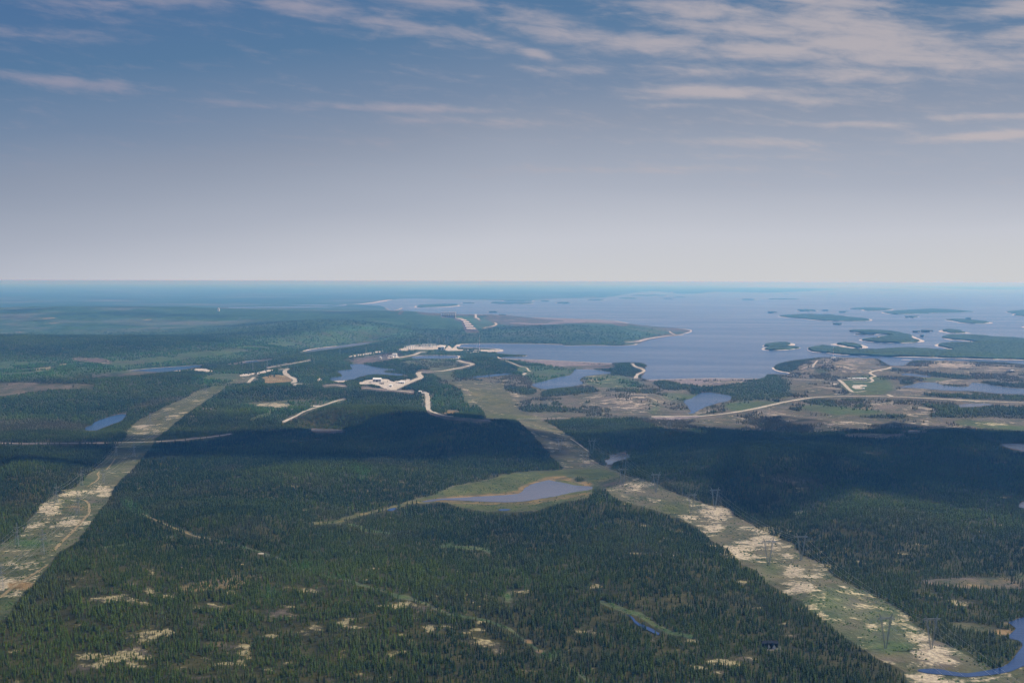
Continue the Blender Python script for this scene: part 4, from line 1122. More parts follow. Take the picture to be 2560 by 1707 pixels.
SHORES = [
    (C2([(800, 508), (815, 494), (900, 489), (1100, 488), (1350, 490), (1530, 496)]), 34, 'pale embankment along the far side of the intake water'),
    (C2([(1535, 504), (1640, 502), (1750, 500), (1880, 505), (2010, 499), (2030, 491)]), 22, 'thin pale shore below the wooded peninsula'),
    (C2([(805, 514), (900, 518), (1030, 522), (1090, 529), (1107, 538), (1080, 545), (1030, 543), (940, 538), (860, 535)]), 36, 'pale embankment looping round the end of the intake water'),
    (C2([(1085, 586), (1110, 592), (1180, 595), (1350, 600), (1500, 607), (1700, 617), (1860, 623)]), 16, 'pale crest line of the middle dyke'),
    (C2([(1200, 574), (1278, 573)]), 40, 'pale rocky spit in the intake water'),
    (C2([(2120, 738), (2260, 735)]) + C3([(0, 731), (100, 729), (220, 726), (440, 730), (545, 730)]), 16, 'pale crest line of the near dyke'),
    (C2([(1000, 300), (1300, 310), (1500, 317), (1850, 329), (1975, 350)]), 20, 'pale crest line of the far dyke'),
    (C2([(500, 600), (560, 602), (700, 600), (790, 594), (832, 580), (815, 573)]), 34, 'pale embankment on the near side of the narrow pond'),
    (C2([(505, 574), (600, 569), (700, 569), (830, 573)]), 24, 'pale edge behind the narrow pond'),
    (C2([(0, 221), (110, 220), (200, 214), (345, 190)]), 130, 'pale far shore of the reservoir'),
    (C2([(470, 241), (560, 245), (700, 241), (822, 232)]), 100, 'pale shore of the long far island'),
    (C2([(1070, 655), (1160, 650)]), 10, 'faint shore line beside the hill'),
    (C3([(640, 652), (648, 668), (690, 681), (740, 687), (780, 700)]), 22, 'pale rocks along the knoll shore'),
    (C1([(632, 707), (760, 690), (850, 676), (1050, 656), (1300, 640)]), 10, 'pale bank along the blue river reach'),
    (C1([(1560, 628), (1660, 612), (1780, 600), (1880, 588)]), 12, 'pale bank along the thin river reach'),
    (C1([(2050, 545), (2150, 522), (2300, 506)]), 26, 'pale bank along the wide river reach'),
    (ZI([(0, 790), (300, 800), (800, 815), (1300, 838), (2209, 855)]), 26, 'broken pale rock line along the long wooded land'),
    (ZI([(30, 848), (210, 848)]), 40, 'pale sand bar in the inlet'),
]
for pts, w, lab in SHORES:
    ribbon('shoreline', pts, (w, w), M_SHORE, lab, lift=.0, flat=.6, smooth=1, seg=200.0)


# ------------------------------------------------------------------ islands
def island_material():
    m, t, b = new_mat('island_forest')
    pos = t.n('ShaderNodeNewGeometry').outputs['Position']
    mid = t.noise(pos, 1 / 160, 5, .6)
    fine = t.noise(pos, 1 / 40, 5, .6)
    c = t.mix(t.ramp(mid, .3, .7), (.012, .032, .018), (.048, .088, .036))
    c = t.mix(t.ramp(fine, .45, .75, 0, .6), c, (.006, .014, .008))
    t.put(b.inputs['Base Color'], c)
    return m


M_ISLE = island_material()


def mn_fr(v):
    return float(fbm(np.array([v]), np.array([3.7]), 3, 8)[0] - .5) * 3.2


ISLE_PTS = []


def island(pts, label, tree=11.0, hill=8.0, shore=34.0):
    rnd = random.Random(len(label) * 7 + int(pts[0][0]))
    pts = chaikin(pts, 2)
    P = [Vector((*ground(px, py, .2), 0.25)) for px, py in pts]
    s = sum(a.x * b.y - b.x * a.y for a, b in zip(P, P[1:] + P[:1]))
    if s < 0:
        P.reverse()
    # resample
    Q = []
    for a, b in zip(P, P[1:] + P[:1]):
        n = max(1, min(6, int((b - a).length / 150)))
        Q += [a.lerp(b, k / n) for k in range(n)]
    n = len(Q)
    cx = sum(q.x for q in Q) / n
    cy = sum(q.y for q in Q) / n
    ext = max(max(q.x for q in Q) - min(q.x for q in Q), 1)
    exty = max(max(q.y for q in Q) - min(q.y for q in Q), 1)
    lim = min(ext, exty) * .16

    def ring(off, z, jit):
        out = []
        for i, q in enumerate(Q):
            t = (Q[(i + 1) % n] - Q[i - 1])
            t.z = 0
            t.normalize()
            nn = Vector((-t.y, t.x, 0))
            o_ = min(off, lim) * max(.12, 1 + jit * (mn_fr(q.x / 260.0 + q.y / 900.0) ) + .3 * jit * (rnd.random() - .5))
            c = q + nn * o_
            c.z = z + (rnd.random() - .5) * jit * 3
            out.append(c)
        return out
    r0, r1 = ring(0, .25, 0), ring(shore, 1.2, 1.0)
    r2 = []
    for i, q in enumerate(r1):
        t = r1[(i + 1) % n] - r1[i - 1]
        t.z = 0
        if t.length < 1e-6:
            t = Vector((1, 0, 0))
        t.normalize()
        r2.append(Vector((q.x - t.y * 4, q.y + t.x * 4, tree * (.75 + .5 * rnd.random()))))
    mb = MB()
    v = []
    for r in (r0, r1, r2):
        v += [tuple(c) for c in r]
    f, mi = [], []
    for k, m_ in ((0, 0), (1, 1)):
        for i in range(n):
            j = (i + 1) % n
            f.append((k * n + i, k * n + j, (k + 1) * n + j, (k + 1) * n + i))
            mi.append(m_)
    f.append(tuple(range(2 * n, 3 * n)))
    mi.append(1)
    me = bpy.data.meshes.new('island')
    me.from_pydata(v, [], f)
    me.materials.append(M_SHORE)
    me.materials.append(M_ISLE)
    me.polygons.foreach_set('material_index', mi)
    me.update()
    ISLE_PTS.append(([(q.x, q.y) for q in Q], shore))
    return tag(link('island', me), label, kind='structure')


def lens(c, x0, x1, y, h, skew=0.0, top=None):
    """outline of a thin island between x0 and x1"""
    m = 9
    up = [(x0 + (x1 - x0) * i / m, y + skew * i / m - h * math.sin(math.pi * i / m) ** .7 * (.8 + .35 * math.sin(i * 2.3 + x0))) for i in range(m + 1)]
    lo = [(x0 + (x1 - x0) * i / m, y + skew * i / m + h * .75 * math.sin(math.pi * i / m) ** .7 * (.8 + .3 * math.sin(i * 1.7 + x1))) for i in range(m, -1, -1)][1:-1]
    return c(up + lo)


ISLES = [
    (C3([(660, 303), (700, 297), (780, 293), (850, 290), (990, 292), (1080, 296), (1150, 308), (1230, 316), (1300, 320), (1325, 332), (1250, 338), (1080, 338), (950, 333), (880, 326), (800, 318), (720, 313)]), 'large flat oval island left of the island group'),
    (lens(C3, 790, 948, 263, 9, 3), 'small island just above the large oval island'),
    (C3([(1140, 252), (1200, 246), (1330, 245), (1420, 249), (1480, 257), (1400, 264), (1280, 267), (1230, 263), (1260, 258), (1190, 256)]), 'thin island above the two long islands'),
    (C3([(1360, 277), (1430, 270), (1560, 260), (1660, 254), (1800, 255), (1900, 262), (2040, 274), (1950, 277), (1800, 280), (1650, 286), (1500, 291), (1420, 287)]), 'longest thin island beyond the island group'),
    (lens(C3, 1525, 1645, 308, 6, 1), 'small island under the longest thin island'),
    (C3([(1800, 329), (1850, 324), (1950, 325), (2060, 335), (2150, 348), (2120, 352), (2000, 355), (1920, 350), (1860, 338)]), 'slim tapering island alone at right'),
    (lens(C3, 1940, 2000, 320, 3), 'tiny islet above the slim tapering island'),
    (C3([(2210, 276), (2260, 266), (2352, 262), (2700, 262), (2700, 320), (2352, 306), (2290, 300), (2265, 292), (2290, 286)]), 'island cut off by the right edge above the others'),
    (C3([(2325, 376), (2360, 370), (2500, 370), (2500, 386), (2360, 382)]), 'small islet at the right edge'),
    (lens(C3, 405, 530, 190, 5), 'small far island left of the forked far one'),
    (lens(C3, 590, 835, 185, 4, 1), 'thin far island with a pale tail'),
    (lens(C3, 598, 652, 278, 5), 'tiny round islet left of the oval island'),
    (lens(C3, 1080, 1148, 275, 4), 'tiny islet right of the small island'),
    (lens(C3, 1035, 1118, 357, 4), 'tiny islet under the large oval island'),
    (lens(C3, 975, 1010, 264, 3), 'dot of an islet between two islands'),
    (C3([(1145, 405), (1200, 397), (1300, 398), (1400, 402), (1500, 412), (1545, 425), (1600, 440), (1630, 455), (1690, 476), (1600, 483), (1500, 486), (1350, 484), (1270, 475), (1210, 466), (1260, 457), (1330, 450), (1370, 436), (1440, 432),
         (1340, 424), (1240, 418), (1180, 412)]), 'forked wooded island in the middle of the group'),
    (lens(C3, 1180, 1370, 427, 5), 'thin strip of island inside the fork'),
    (lens(C3, 1585, 1640, 410, 3), 'flat islet at the left of a chain'),
    (lens(C3, 1635, 1725, 407, 5), 'middle islet of the chain'),
    (C3([(1755, 405), (1800, 395), (1880, 394), (1930, 400), (1945, 411), (2000, 417), (1900, 421), (1830, 419), (1800, 412)]), 'rounded wooded island at the right end of the chain'),
    (lens(C3, 1640, 1675, 440, 4), 'tiny rock islet under the chain'),
    (C3([(1780, 448), (1810, 435), (1900, 432), (2020, 436), (2100, 438), (2200, 450), (2330, 452), (2360, 460), (3000, 480), (3000, 640), (2352, 602), (2150, 600), (1900, 592), (1640, 584), (1330, 577), (1160, 568), (1080, 566), (1000, 553), (920, 550),
         (875, 540), (862, 517), (950, 504), (1040, 510), (1120, 522), (1250, 533), (1400, 527), (1500, 520), (1600, 522), (1720, 530), (1810, 538), (1840, 530), (1800, 517), (1730, 504), (1760, 490), (1850, 486), (1980, 487), (2010, 478), (1900, 466), (1830, 464)]),
     'long low wooded land across the right behind the heath'),
    (C3([(556, 510), (580, 490), (640, 485), (730, 485), (785, 488), (790, 500), (760, 505), (835, 518), (800, 526), (740, 534), (620, 538), (560, 535), (556, 520), (600, 512)]), 'dark wooded island at the left end of the long land'),
    (C3([(1015, 496), (1060, 488), (1150, 485), (1230, 492), (1300, 514), (1260, 524), (1180, 521), (1090, 510), (1090, 503)]), 'low greener island behind the long land'),
    (C2([(505, 238), (530, 226), (620, 222), (720, 219), (800, 220), (825, 227), (800, 234), (700, 238), (600, 242), (520, 242)]), 'long dark island at the far left of the reservoir'),
    (lens(C2, 820, 935, 212, 3.5, 2), 'thin islet right of the long dark island'),
    (C2([(1015, 210), (1050, 204), (1100, 208), (1200, 208), (1300, 209), (1335, 213), (1300, 218), (1180, 219), (1060, 219)]), 'long flat far island in the middle'),
    (C2([(1090, 196), (1180, 192), (1300, 196), (1350, 199), (1240, 203), (1140, 202)]), 'far island right behind the long flat one'),
    (lens(C2, 1470, 1590, 213, 6), 'dark oval islet in the middle of the far water'),
    (lens(C2, 1360, 1440, 199, 3), 'small far islet near the shore'),
    (lens(C2, 1000, 1090, 275, 4), 'flat islet near the far dyke'),
    (lens(C2, 1075, 1145, 296, 2.5), 'bare pale bar off the far dyke'),
    (lens(C2, 1680, 1820, 192, 5), 'dark far island right of the middle'),
    (lens(C2, 1890, 2050, 181, 4), 'far island below the long strip'),
    (lens(C2, 1975, 2250, 161, 5), 'long strip of far island in the upper middle'),
    (lens(C2, 2195, 2290, 183, 3), 'small far strip of island at right middle'),
    (lens(C2, 1550, 1860, 165, 6), 'low far headland in the upper middle'),
    (C3([(-60, 132), (40, 118), (160, 112), (350, 106), (600, 108), (860, 112), (1160, 117), (1000, 126), (760, 137), (640, 142), (480, 140), (330, 136), (190, 137), (170, 148), (-60, 150)]), 'long low far land below the horizon'),
    (C3([(1200, 94), (1300, 86), (1600, 90), (1850, 86), (2352, 96), (3200, 100), (3200, 124), (2352, 118), (1950, 118), (1850, 112), (1600, 104)]), 'far low shore below the horizon at right'),
    (lens(C3, 1310, 1570, 121, 2.5), 'very thin far islet strip at right'),
    (lens(C3, 700, 750, 151, 2), 'tiny far speck of island'), (lens(C3, 1005, 1075, 149, 3), 'small far oval speck of island'), (lens(C3, -60, 45, 171, 3), 'small low far island by the wide water'),
    (lens(C2, 1020, 1230, 95, 4), 'pale far strip of land near the horizon at centre'),
]
for pts, lab in ISLES:
    island(pts, lab)

# ------------------------------------------------------------------ forest
RNG = np.random.default_rng(7)


def scatter(r0, r1, dens, tmax=27.0):
    """random ground points in a sector of a ring"""
    th = math.radians(tmax)
    n = int(dens * th * (r1 * r1 - r0 * r0))
    r = np.sqrt(RNG.uniform(r0 * r0, r1 * r1, n))
    a = RNG.uniform(-th, th, n)
    return r * np.sin(a), r * np.cos(a)


def tree_points(r0, r1, dens, hmean, wide):
    x, y = scatter(r0, r1, dens)
    z = height(x, y)
    d = cover(x, y, z)
    stand = fbm(x / 160.0, y / 160.0, 3, 91)
    hgt = hmean * (.38 + 1.0 * RNG.random(len(x)) ** .9) * (.72 + .56 * stand)
    hgt *= 1 - .45 * d['pat']
    qx, qy = project(x, y, z + hgt * .75)
    top = look('F', qx, qy)
    gap = sstep(fbm(x / 34.0, y / 30.0, 3, 19), .30, .52)
    clump = np.where(d['F'] < .42, 2.4 * sstep(fbm(x / 150.0, y / 230.0, 4, 29), .50, .62), 1.0)
    F = np.minimum(d['F'] * clump, np.where(top < .12, 0, 1)) * (1 - .68 * d['pat']) * (.30 + .70 * gap)
    keep = (RNG.random(len(x)) < F) & (look('W', d['px'], d['py']) < .1) & (look('W', qx, qy) < .3)
    keep &= RNG.random(len(x)) > sstep(np.hypot(x, y), 9500, 14500) ** .7
    k = np.nonzero(keep)[0]
    x, y, z, hgt, stand = x[k], y[k], z[k], hgt[k], stand[k]
    n = len(x)
    g = d['G'][k] * sstep(RNG.random(n) + .5 * (stand - .5), .15, .95)
    dead = np.clip(d['B'][k] * .8 + .18 * sstep(fbm(x / 120., y / 120., 3, 55), .55, .75) + (RNG.random(n) < .025) * .4, 0, 1)
    olive = sstep(np.hypot(x, y), 3400, 1700)
    val = np.clip(.04 + .70 * RNG.random(n) ** 1.5 + 1.1 * (fbm(x / 260., y / 320., 4, 33) - .48) + .25 * olive, 0, 1)
    rad = hgt * RNG.uniform(.13, .19, n) * wide
    tint = np.stack([val, dead, np.clip(g + RNG.random(n) * .10, 0, 1)], -1)
    return x, y, z, hgt, rad, tint


def trees_mesh(name, pts, tiers, sides):
    """every tree is stacked ragged cones"""
    x, y, z, h, r, tint = pts
    n = len(x)
    tiers_def = {1: [(.06, 1.0, 1.0)], 2: [(.05, .62, 1.0), (.40, 1.0, .62)], 3: [(.06, .48, 1.0), (.30, .76, .74), (.56, 1.0, .44)]}[tiers]
    V, Fc = [], []
    per = (sides + 1) * tiers
    verts = np.zeros((n, per, 3), np.float32)
    ph = RNG.uniform(0, 2 * np.pi, n)
    lean = RNG.normal(0, .03, (n, 2))
    faces = []
    for ti, (b0, t0, rs) in enumerate(tiers_def):
        o = ti * (sides + 1)
        for s in range(sides):
            a = ph + 2 * np.pi * (s + .5 * ti) / sides
            rr = r * rs * RNG.uniform(.62, 1.30, n)
            zz = h * (b0 + RNG.uniform(-.05, .05, n))
            verts[:, o + s, 0] = x + rr * np.cos(a) + lean[:, 0] * zz
            verts[:, o + s, 1] = y + rr * np.sin(a) + lean[:, 1] * zz
            verts[:, o + s, 2] = z + zz
            faces.append((o + s, o + (s + 1) % sides, o + sides))
        verts[:, o + sides, 0] = x + lean[:, 0] * h * t0
        verts[:, o + sides, 1] = y + lean[:, 1] * h * t0
        verts[:, o + sides, 2] = z + h * t0
    fa = np.array(faces, np.int64)
    idx = (np.arange(n)[:, None, None] * per + fa[None]).reshape(-1)
    me = bpy.data.meshes.new(name)
    nf = len(idx) // 3
    me.vertices.add(n * per)
    me.vertices.foreach_set('co', verts.ravel())
    me.loops.add(nf * 3)
    me.loops.foreach_set('vertex_index', idx.astype(np.int32))
    me.polygons.add(nf)
    me.polygons.foreach_set('loop_start', np.arange(0, nf * 3, 3, dtype=np.int32))
    me.update()
    a = me.attributes.new('tint', 'FLOAT_COLOR', 'POINT')
    c = np.ones((n, per, 4), np.float32)
    c[:, :, :3] = tint[:, None, :]
    a.data.foreach_set('color', c.ravel())
    return me


def proto_tree(seed, dead=False):
    """a single spruce with trunk and drooping branch whorls, 1 unit = 1 m, 10 m tall"""
    rnd = random.Random(seed)
    v, f, col = [], [], []
    trunk = MB()
    trunk.quadbox((0, 0, -.4), (0, 0, 9.2), .20)
    tiers = 11
    for k in range(tiers):
        zb = .9 + 8.2 * k / tiers
        R = 1.55 * (1 - (k / tiers) ** 1.15) + .22
        m = 7
        for s in range(m):
            a = 2 * math.pi * (s + rnd.random() * .7) / m
            L = R * rnd.uniform(.6, 1.25)
            w = .34 * R + .1
            dx, dy = math.cos(a), math.sin(a)
            n = len(v)
            v += [(-dy * w * .3, dx * w * .3, zb + 1.05), (dx * L - dy * w, dy * L + dx * w, zb + rnd.uniform(-.3, .2)), (dx * L * 1.12, dy * L * 1.12, zb - .15), (dx * L + dy * w, dy * L - dx * w, zb + rnd.uniform(-.3, .2)), (dy * w * .3, -dx * w * .3, zb + 1.05)]
            f += [(n, n + 1, n + 2, n + 4), (n + 2, n + 3, n + 4)]
    n = len(v)
    v += [(0, 0, 10.0), (.2, 0, 8.6), (-.1, .17, 8.6), (-.1, -.17, 8.6)]
    f += [(n, n + 1, n + 2), (n, n + 2, n + 3), (n, n + 3, n + 1)]
    me = bpy.data.meshes.new('crown')
    me.from_pydata(v, [], f)
    a = me.attributes.new('tint', 'FLOAT_COLOR', 'POINT')
    c = np.ones((len(v), 4), np.float32)
    c[:, 0] = rnd.uniform(.25, .85)
    c[:, 1] = .75 if dead else rnd.uniform(0, .2)
    c[:, 2] = rnd.uniform(0, .25)
    a.data.foreach_set('color', c.ravel())
    me.materials.append(M_TREE)
    return trunk.mesh('trunk', M_BARK), me


M_BARK = flat_mat('bark', (.09, .07, .05), .9, 0, 3, .3)

near = tree_points(1520, 3000, .062, 8.0, 1.0)
# the nearest trees become objects of their own
x, y, z, h, r, tint = near
px, py = project(x, y, z)
tx, ty = project(x, y, z + h)
vis = np.nonzero((px > 8) & (px < 2552) & (py < 1712) & (py > 1660) & (h > 5.8))[0]
order = vis[np.argsort(-(py[vis]))]
pick = []
step = {}
for i in order:
    c = int(px[i] // 26)
    if step.get(c, 0) < 3:
        step[c] = step.get(c, 0) + 1
        pick.append(i)
    if len(pick) >= 290:
        break
pick = np.array(pick)
mask = np.ones(len(x), bool)
mask[pick] = False
protos = [proto_tree(s, s == 3) for s in range(6)]
zone_lab = [(0, 640, 'dark narrow spruce among pale lichen at the lower left edge'), (640, 1280, 'dark narrow spruce at the bottom edge left of centre'), (1280, 1920, 'dark narrow spruce at the bottom edge right of centre'), (1920, 2560, 'dark narrow spruce near the lower right corner and river')]
for i in pick:
    tm, cm = protos[int(RNG.integers(0, 6))]
    o = empty('spruce_tree', (float(x[i]), float(y[i]), float(z[i])), float(RNG.uniform(0, 6.28)))
    s = float(h[i]) / 10.0
    o.scale = (s, s, s * 1.02)
    lab = [l for a, b, l in zone_lab if a <= px[i] <= b][0]
    tag(o, lab, 'tree', 'nearest spruces, ' + lab.split(' spruce ')[1])
    for nm, me_ in (('trunk', tm), ('crown', cm)):
        c = bpy.data.objects.new(nm, me_)
        COL.objects.link(c)
        c.parent = o
near = tuple(a[mask] for a in near)
iso = []
for (poly, sh_) in ISLE_PTS:
    xs, ys = [p[0] for p in poly], [p[1] for p in poly]
    A_ = (max(xs) - min(xs)) * (max(ys) - min(ys))
    R_ = math.hypot(sum(xs) / len(xs), sum(ys) / len(ys))
    sp = max(26.0, R_ / 420.0)
    if R_ > 70000:
        continue
    n_ = int(min(A_ / (sp * sp * 1.3), 60000))
    px_ = RNG.uniform(min(xs), max(xs), n_)
    py_ = RNG.uniform(min(ys), max(ys), n_)
    k_ = inside(poly, px_, py_) & (np.hypot(px_, py_) < 70000)
    m_ = min(sh_ + sp * .8, .16 * min(max(xs) - min(xs), max(ys) - min(ys)) + sp * .5)
    for ax_, ay_ in ((1, 0), (-1, 0), (0, 1), (0, -1)):
        k_ &= inside(poly, px_ + ax_ * m_, py_ + ay_ * m_)
    iso.append(np.stack([px_[k_], py_[k_], np.full(k_.sum(), sp)], -1))
iso = np.concatenate(iso)
n_ = len(iso)
st_ = fbm(iso[:, 0] / 900.0, iso[:, 1] / 900.0, 4, 37)
hi_ = 9 + 26 * np.clip(st_ - .35, 0, 1) + RNG.uniform(0, 5, n_)
edge_ = np.full(n_, 0.0)
ti_ = np.stack([np.clip(RNG.random(n_) * .6 + 1.6 * (st_ - .45), 0, 1), RNG.random(n_) * .15, np.clip(RNG.random(n_) * .25 + .8 * (fbm(iso[:, 0] / 400., iso[:, 1] / 500., 3, 71) - .45), 0, 1)], -1)
tag(link('forest', trees_mesh('forest_island', (iso[:, 0], iso[:, 1], np.full(n_, 1.0), hi_, iso[:, 2] * .8, ti_), 1, 4), M_TREE), 'dark woods covering the islands and the long low land', kind='stuff')
tag(link('forest', trees_mesh('forest_near', near, 3, 5), M_TREE), 'dense spruce forest covering the near slopes', kind='stuff')
mid_ = tree_points(3000, 5200, .046, 8.4, 1.2)
tag(link('forest', trees_mesh('forest_middle', mid_, 2, 4), M_TREE), 'dark spruce forest on the middle hills and slopes', kind='stuff')
far_ = tree_points(5200, 10500, .0125, 10.0, 1.95)
tag(link('forest', trees_mesh('forest_far', far_, 1, 4), M_TREE), 'distant spruce woods between the lakes and the heath', kind='stuff')
vf = tree_points(10500, 14500, .0045, 10.0, 2.9)
tag(link('forest', trees_mesh('forest_faraway', vf, 1, 4), M_TREE), 'farthest bluish woods on the valley sides and plateau', kind='stuff')
print('TREES', len(near[0]), len(mid_[0]), len(far_[0]), len(vf[0]))


# low shrubs of the clearings
def shrubs(r0, r1, dens, hm):
    x, y = scatter(r0, r1, dens)
    z = height(x, y)
    d = cover(x, y, z)
    p = (1 - d['F']) * (1 - .75 * d['L']) * (.25 + .75 * d['G']) * (1 - d['S']) * (1 - .8 * d['T']) * sstep(fbm(x / 22., y / 22., 2, 12), .3, .6)
    k = (RNG.random(len(x)) < p) & (look('W', d['px'], d['py']) < .05)
    x, y, z = x[k], y[k], z[k]
    n = len(x)
    h = hm * RNG.uniform(.4, 1.4, n)
    tint = np.stack([RNG.random(n), RNG.random(n) * .3, np.clip(.35 + .6 * d['G'][k] - RNG.random(n) * .5, 0, 1)], -1)
    return x, y, z, h, h * RNG.uniform(.6, 1.2, n), tint


tag(link('shrubs', trees_mesh('shrubs', shrubs(1520, 3600, .03, 1.7), 1, 5), M_TREE), 'low green shrubs scattered over the power line clearings', kind='stuff')


# ------------------------------------------------------------------ pylons
def lattice(mb, a, b, w0, w1, bays, t=.16, horiz=(1, 0, 0)):
    """square lattice mast from a to b"""
    a, b = Vector(a), Vector(b)
    ax = (b - a).normalized()
    u = Vector(horiz)
    u = (u - ax * u.dot(ax)).normalized()
    w = ax.cross(u).normalized()

    def cor(k, f):
        c = a.lerp(b, f)
        ww = (w0 * (1 - f) + w1 * f) / 2
        i, j = ((-1, -1), (1, -1), (1, 1), (-1, 1))[k % 4]
        return c + u * ww * i + w * ww * j
    for k in range(4):
        mb.quadbox(cor(k, 0), cor(k, 1), t)
        for q in range(bays):
            f0, f1 = q / bays, (q + 1) / bays
            mb.quadbox(cor(k, f0), cor(k + 1, f1), t * .6)


def make_v_pylon():
    root = empty('guyed_pylon', (0, 0, 0))
    H = 43.0
    for s in (-1, 1):
        mb = MB()
        lattice(mb, (s * .9, 0, 0), (s * 6.6, 0, H - 3), .7, 1.9, 14, .24)
        link('leg', mb.mesh('leg', M_STEEL), parent=root)
        mb = MB()
        lattice(mb, (s * 6.9, 0, H - 1), (s * 9.6, 0, H + 5.2), 1.4, .2, 3, .26)
        link('peak', mb.mesh('peak', M_STEEL), parent=root)
        mb = MB()
        mb.quadbox((s * 6.6, .6, H - 4), (s * 10, 22, .2), .09)
        mb.quadbox((s * 6.6, -.6, H - 4), (s * 10, -22, .2), .09)
        link('guy_wires', mb.mesh('guy_wires', M_WIRE), parent=root)
    mb = MB()
    lattice(mb, (-12.2, 0, H - 1.6), (12.2, 0, H - 1.6), 2.0, 2.0, 16, .28, (0, 0, 1))
    link('crossbeam', mb.mesh('crossbeam', M_STEEL), parent=root)
    for xx in (-11.5, 0, 11.5):
        mb = MB()
        mb.quadbox((xx, 0, H - 3), (xx, 0, H - 7.2), .3)
        link('insulator', mb.mesh('insulator', M_GLASS), parent=root)
    return root


def make_lattice_pylon():
    root = empty('lattice_pylon', (0, 0, 0))
    mb = MB()
    lattice(mb, (0, 0, 0), (0, 0, 24), 7.5, 2.6, 8, .30)
    link('body', mb.mesh('body', M_STEEL), parent=root)
    mb = MB()
    lattice(mb, (0, 0, 24), (0, 0, 44), 2.6, .7, 7, .24)
    link('mast', mb.mesh('mast', M_STEEL), parent=root)
    for zz, hw in ((26.5, 7.0), (35, 5.4)):
        mb = MB()
        lattice(mb, (-hw, 0, zz), (hw, 0, zz), 1.1, 1.1, 8, .22, (0, 0, 1))
        link('crossarm', mb.mesh('crossarm', M_STEEL), parent=root)
        for s in (-1, 1):
            mb = MB()
            mb.quadbox((s * hw * .93, 0, zz - .6), (s * hw * .93, 0, zz - 3.6), .25)
            link('insulator', mb.mesh('insulator', M_GLASS), parent=root)
    return root


def copy_thing(o):
    c = o.copy()
    COL.objects.link(c)
    for ch in list(o.children):
        d = ch.copy()
        COL.objects.link(d)
        d.parent = c
    return c


def line_of(proto, spots, labels, group, used):
    out = []
    P = []
    for (px, py) in spots:
        P.append(Vector(first_hit(px, py)))
    for i, p in enumerate(P):
        o = proto if not used and i == 0 else copy_thing(proto)
        a, b = P[max(0, i - 1)], P[min(len(P) - 1, i + 1)]
        dr = (b - a)
        o.location = p
        o.rotation_euler = (0, 0, math.atan2(dr.y, dr.x) - math.pi / 2)
        tag(o, labels[i], 'pylon', group)
        out.append(o)
    return out


def wires(pyl, offs, label, group, tail=None, rad=.055):
    for (ox, oz) in offs:
        mb = MB()
        pts = []
        for o in pyl:
            c, s = math.cos(o.rotation_euler.z), math.sin(o.rotation_euler.z)
            pts.append(Vector((o.location.x + ox * c, o.location.y + ox * s, o.location.z + oz)))
        if tail:
            dv = (pts[0] - pts[1])
            pts.insert(0, pts[0] + dv * tail)
        for a, b in zip(pts[:-1], pts[1:]):
            L = (b - a).length
            sag = min(14.0, L * L / 22000.0)
            q = [a.lerp(b, k / 10) - Vector((0, 0, sag * 4 * (k / 10) * (1 - k / 10))) for k in range(11)]
            for c, d in zip(q[:-1], q[1:]):
                mb.quadbox(c, d, rad * 2)
        tag(link('power_cable', mb.mesh('power_cable', M_WIRE)), label, 'cable', group)


vp = make_v_pylon()
lineA = line_of(vp, [(2214, 1620), (1921, 1413), (1728, 1285), (1556, 1217), (1462, 1168), (1400, 1128)],
                ['guyed steel pylon nearest the camera, left of its twin above the river', 'faint guyed pylon standing on pale rock in the middle of the right clearing', 'guyed pylon on the green strip at the left edge of the right clearing',
                 'guyed pylon just below the forked lake, left of the pair', 'small guyed pylon beside the wet meadow of the right clearing', 'tiny guyed pylon near the top of the right clearing'], 'guyed pylons in the right clearing', False)
lineB = line_of(vp, [(2328, 1622), (2003, 1399), (1787, 1272), (1640, 1231), (1560, 1180), (1480, 1138)],
                ['guyed steel pylon nearest the camera, on rock just above the river bend', 'guyed pylon against the dark forest edge halfway down the right clearing', 'guyed pylon whose beam stands before a dark wooded hill', 'guyed pylon right of the pair under the forked lake',
                 'small guyed pylon at the edge of the shaded forest', 'tiny guyed pylon by the forked lake'], 'guyed pylons in the right clearing', True)
lp = make_lattice_pylon()
lineC = line_of(lp, [(3, 1475), (106, 1386), (195, 1286), (258, 1211), (335, 1140), (420, 1062), (560, 985)],
                ['lattice pylon cut off by the left edge', 'lattice pylon beside the bright green patch in the left clearing', 'lattice pylon where the dirt track bends', 'lattice pylon high in the left clearing on shaded ground', 'faint lattice pylon just below the thin road',
                 'faint lattice pylon on the pale rocks above the thin road', 'tiny lattice pylon near the head of the left clearing'], 'lattice pylons in the left clearing', False)
lineD = line_of(lp, [(-70, 1450), (42, 1366), (141, 1258), (203, 1213), (290, 1140), (375, 1062), (515, 985)],
                ['lattice pylon just out at the left', 'lattice pylon against dark forest at the left edge', 'lattice pylon rising above the left forest edge by pale rock', 'lattice pylon at the dark forest edge of the left clearing', 'faint lattice pylon left of its twin below the thin road',
                 'faint lattice pylon left of its twin above the thin road', 'tiny lattice pylon left of its twin at the head of the clearing'], 'lattice pylons in the left clearing', True)
OV = [(-11.5, 36), (0, 36), (11.5, 36)]
OL = [(-6.5, 23), (6.5, 23), (-5, 31.5), (5, 31.5)]
wires(lineA, OV, 'thin pale power cable on the left pylon row of the right clearing', 'cables of the left row in the right clearing', tail=1.6)
wires(lineB, OV, 'thin pale power cable on the right pylon row, dropping over the river', 'cables of the right row in the right clearing', tail=1.6)
wires(lineC, OL, 'thin power cable on the right pylon row of the left clearing', 'cables of the right row in the left clearing', tail=1.0)
wires(lineD, OL, 'thin power cable on the left pylon row of the left clearing', 'cables of the left row in the left clearing', tail=.6)
far_spots = [(603, 955), (606, 922), (632, 925), (668, 918), (785, 912), (775, 905), (850, 888), (915, 884)]
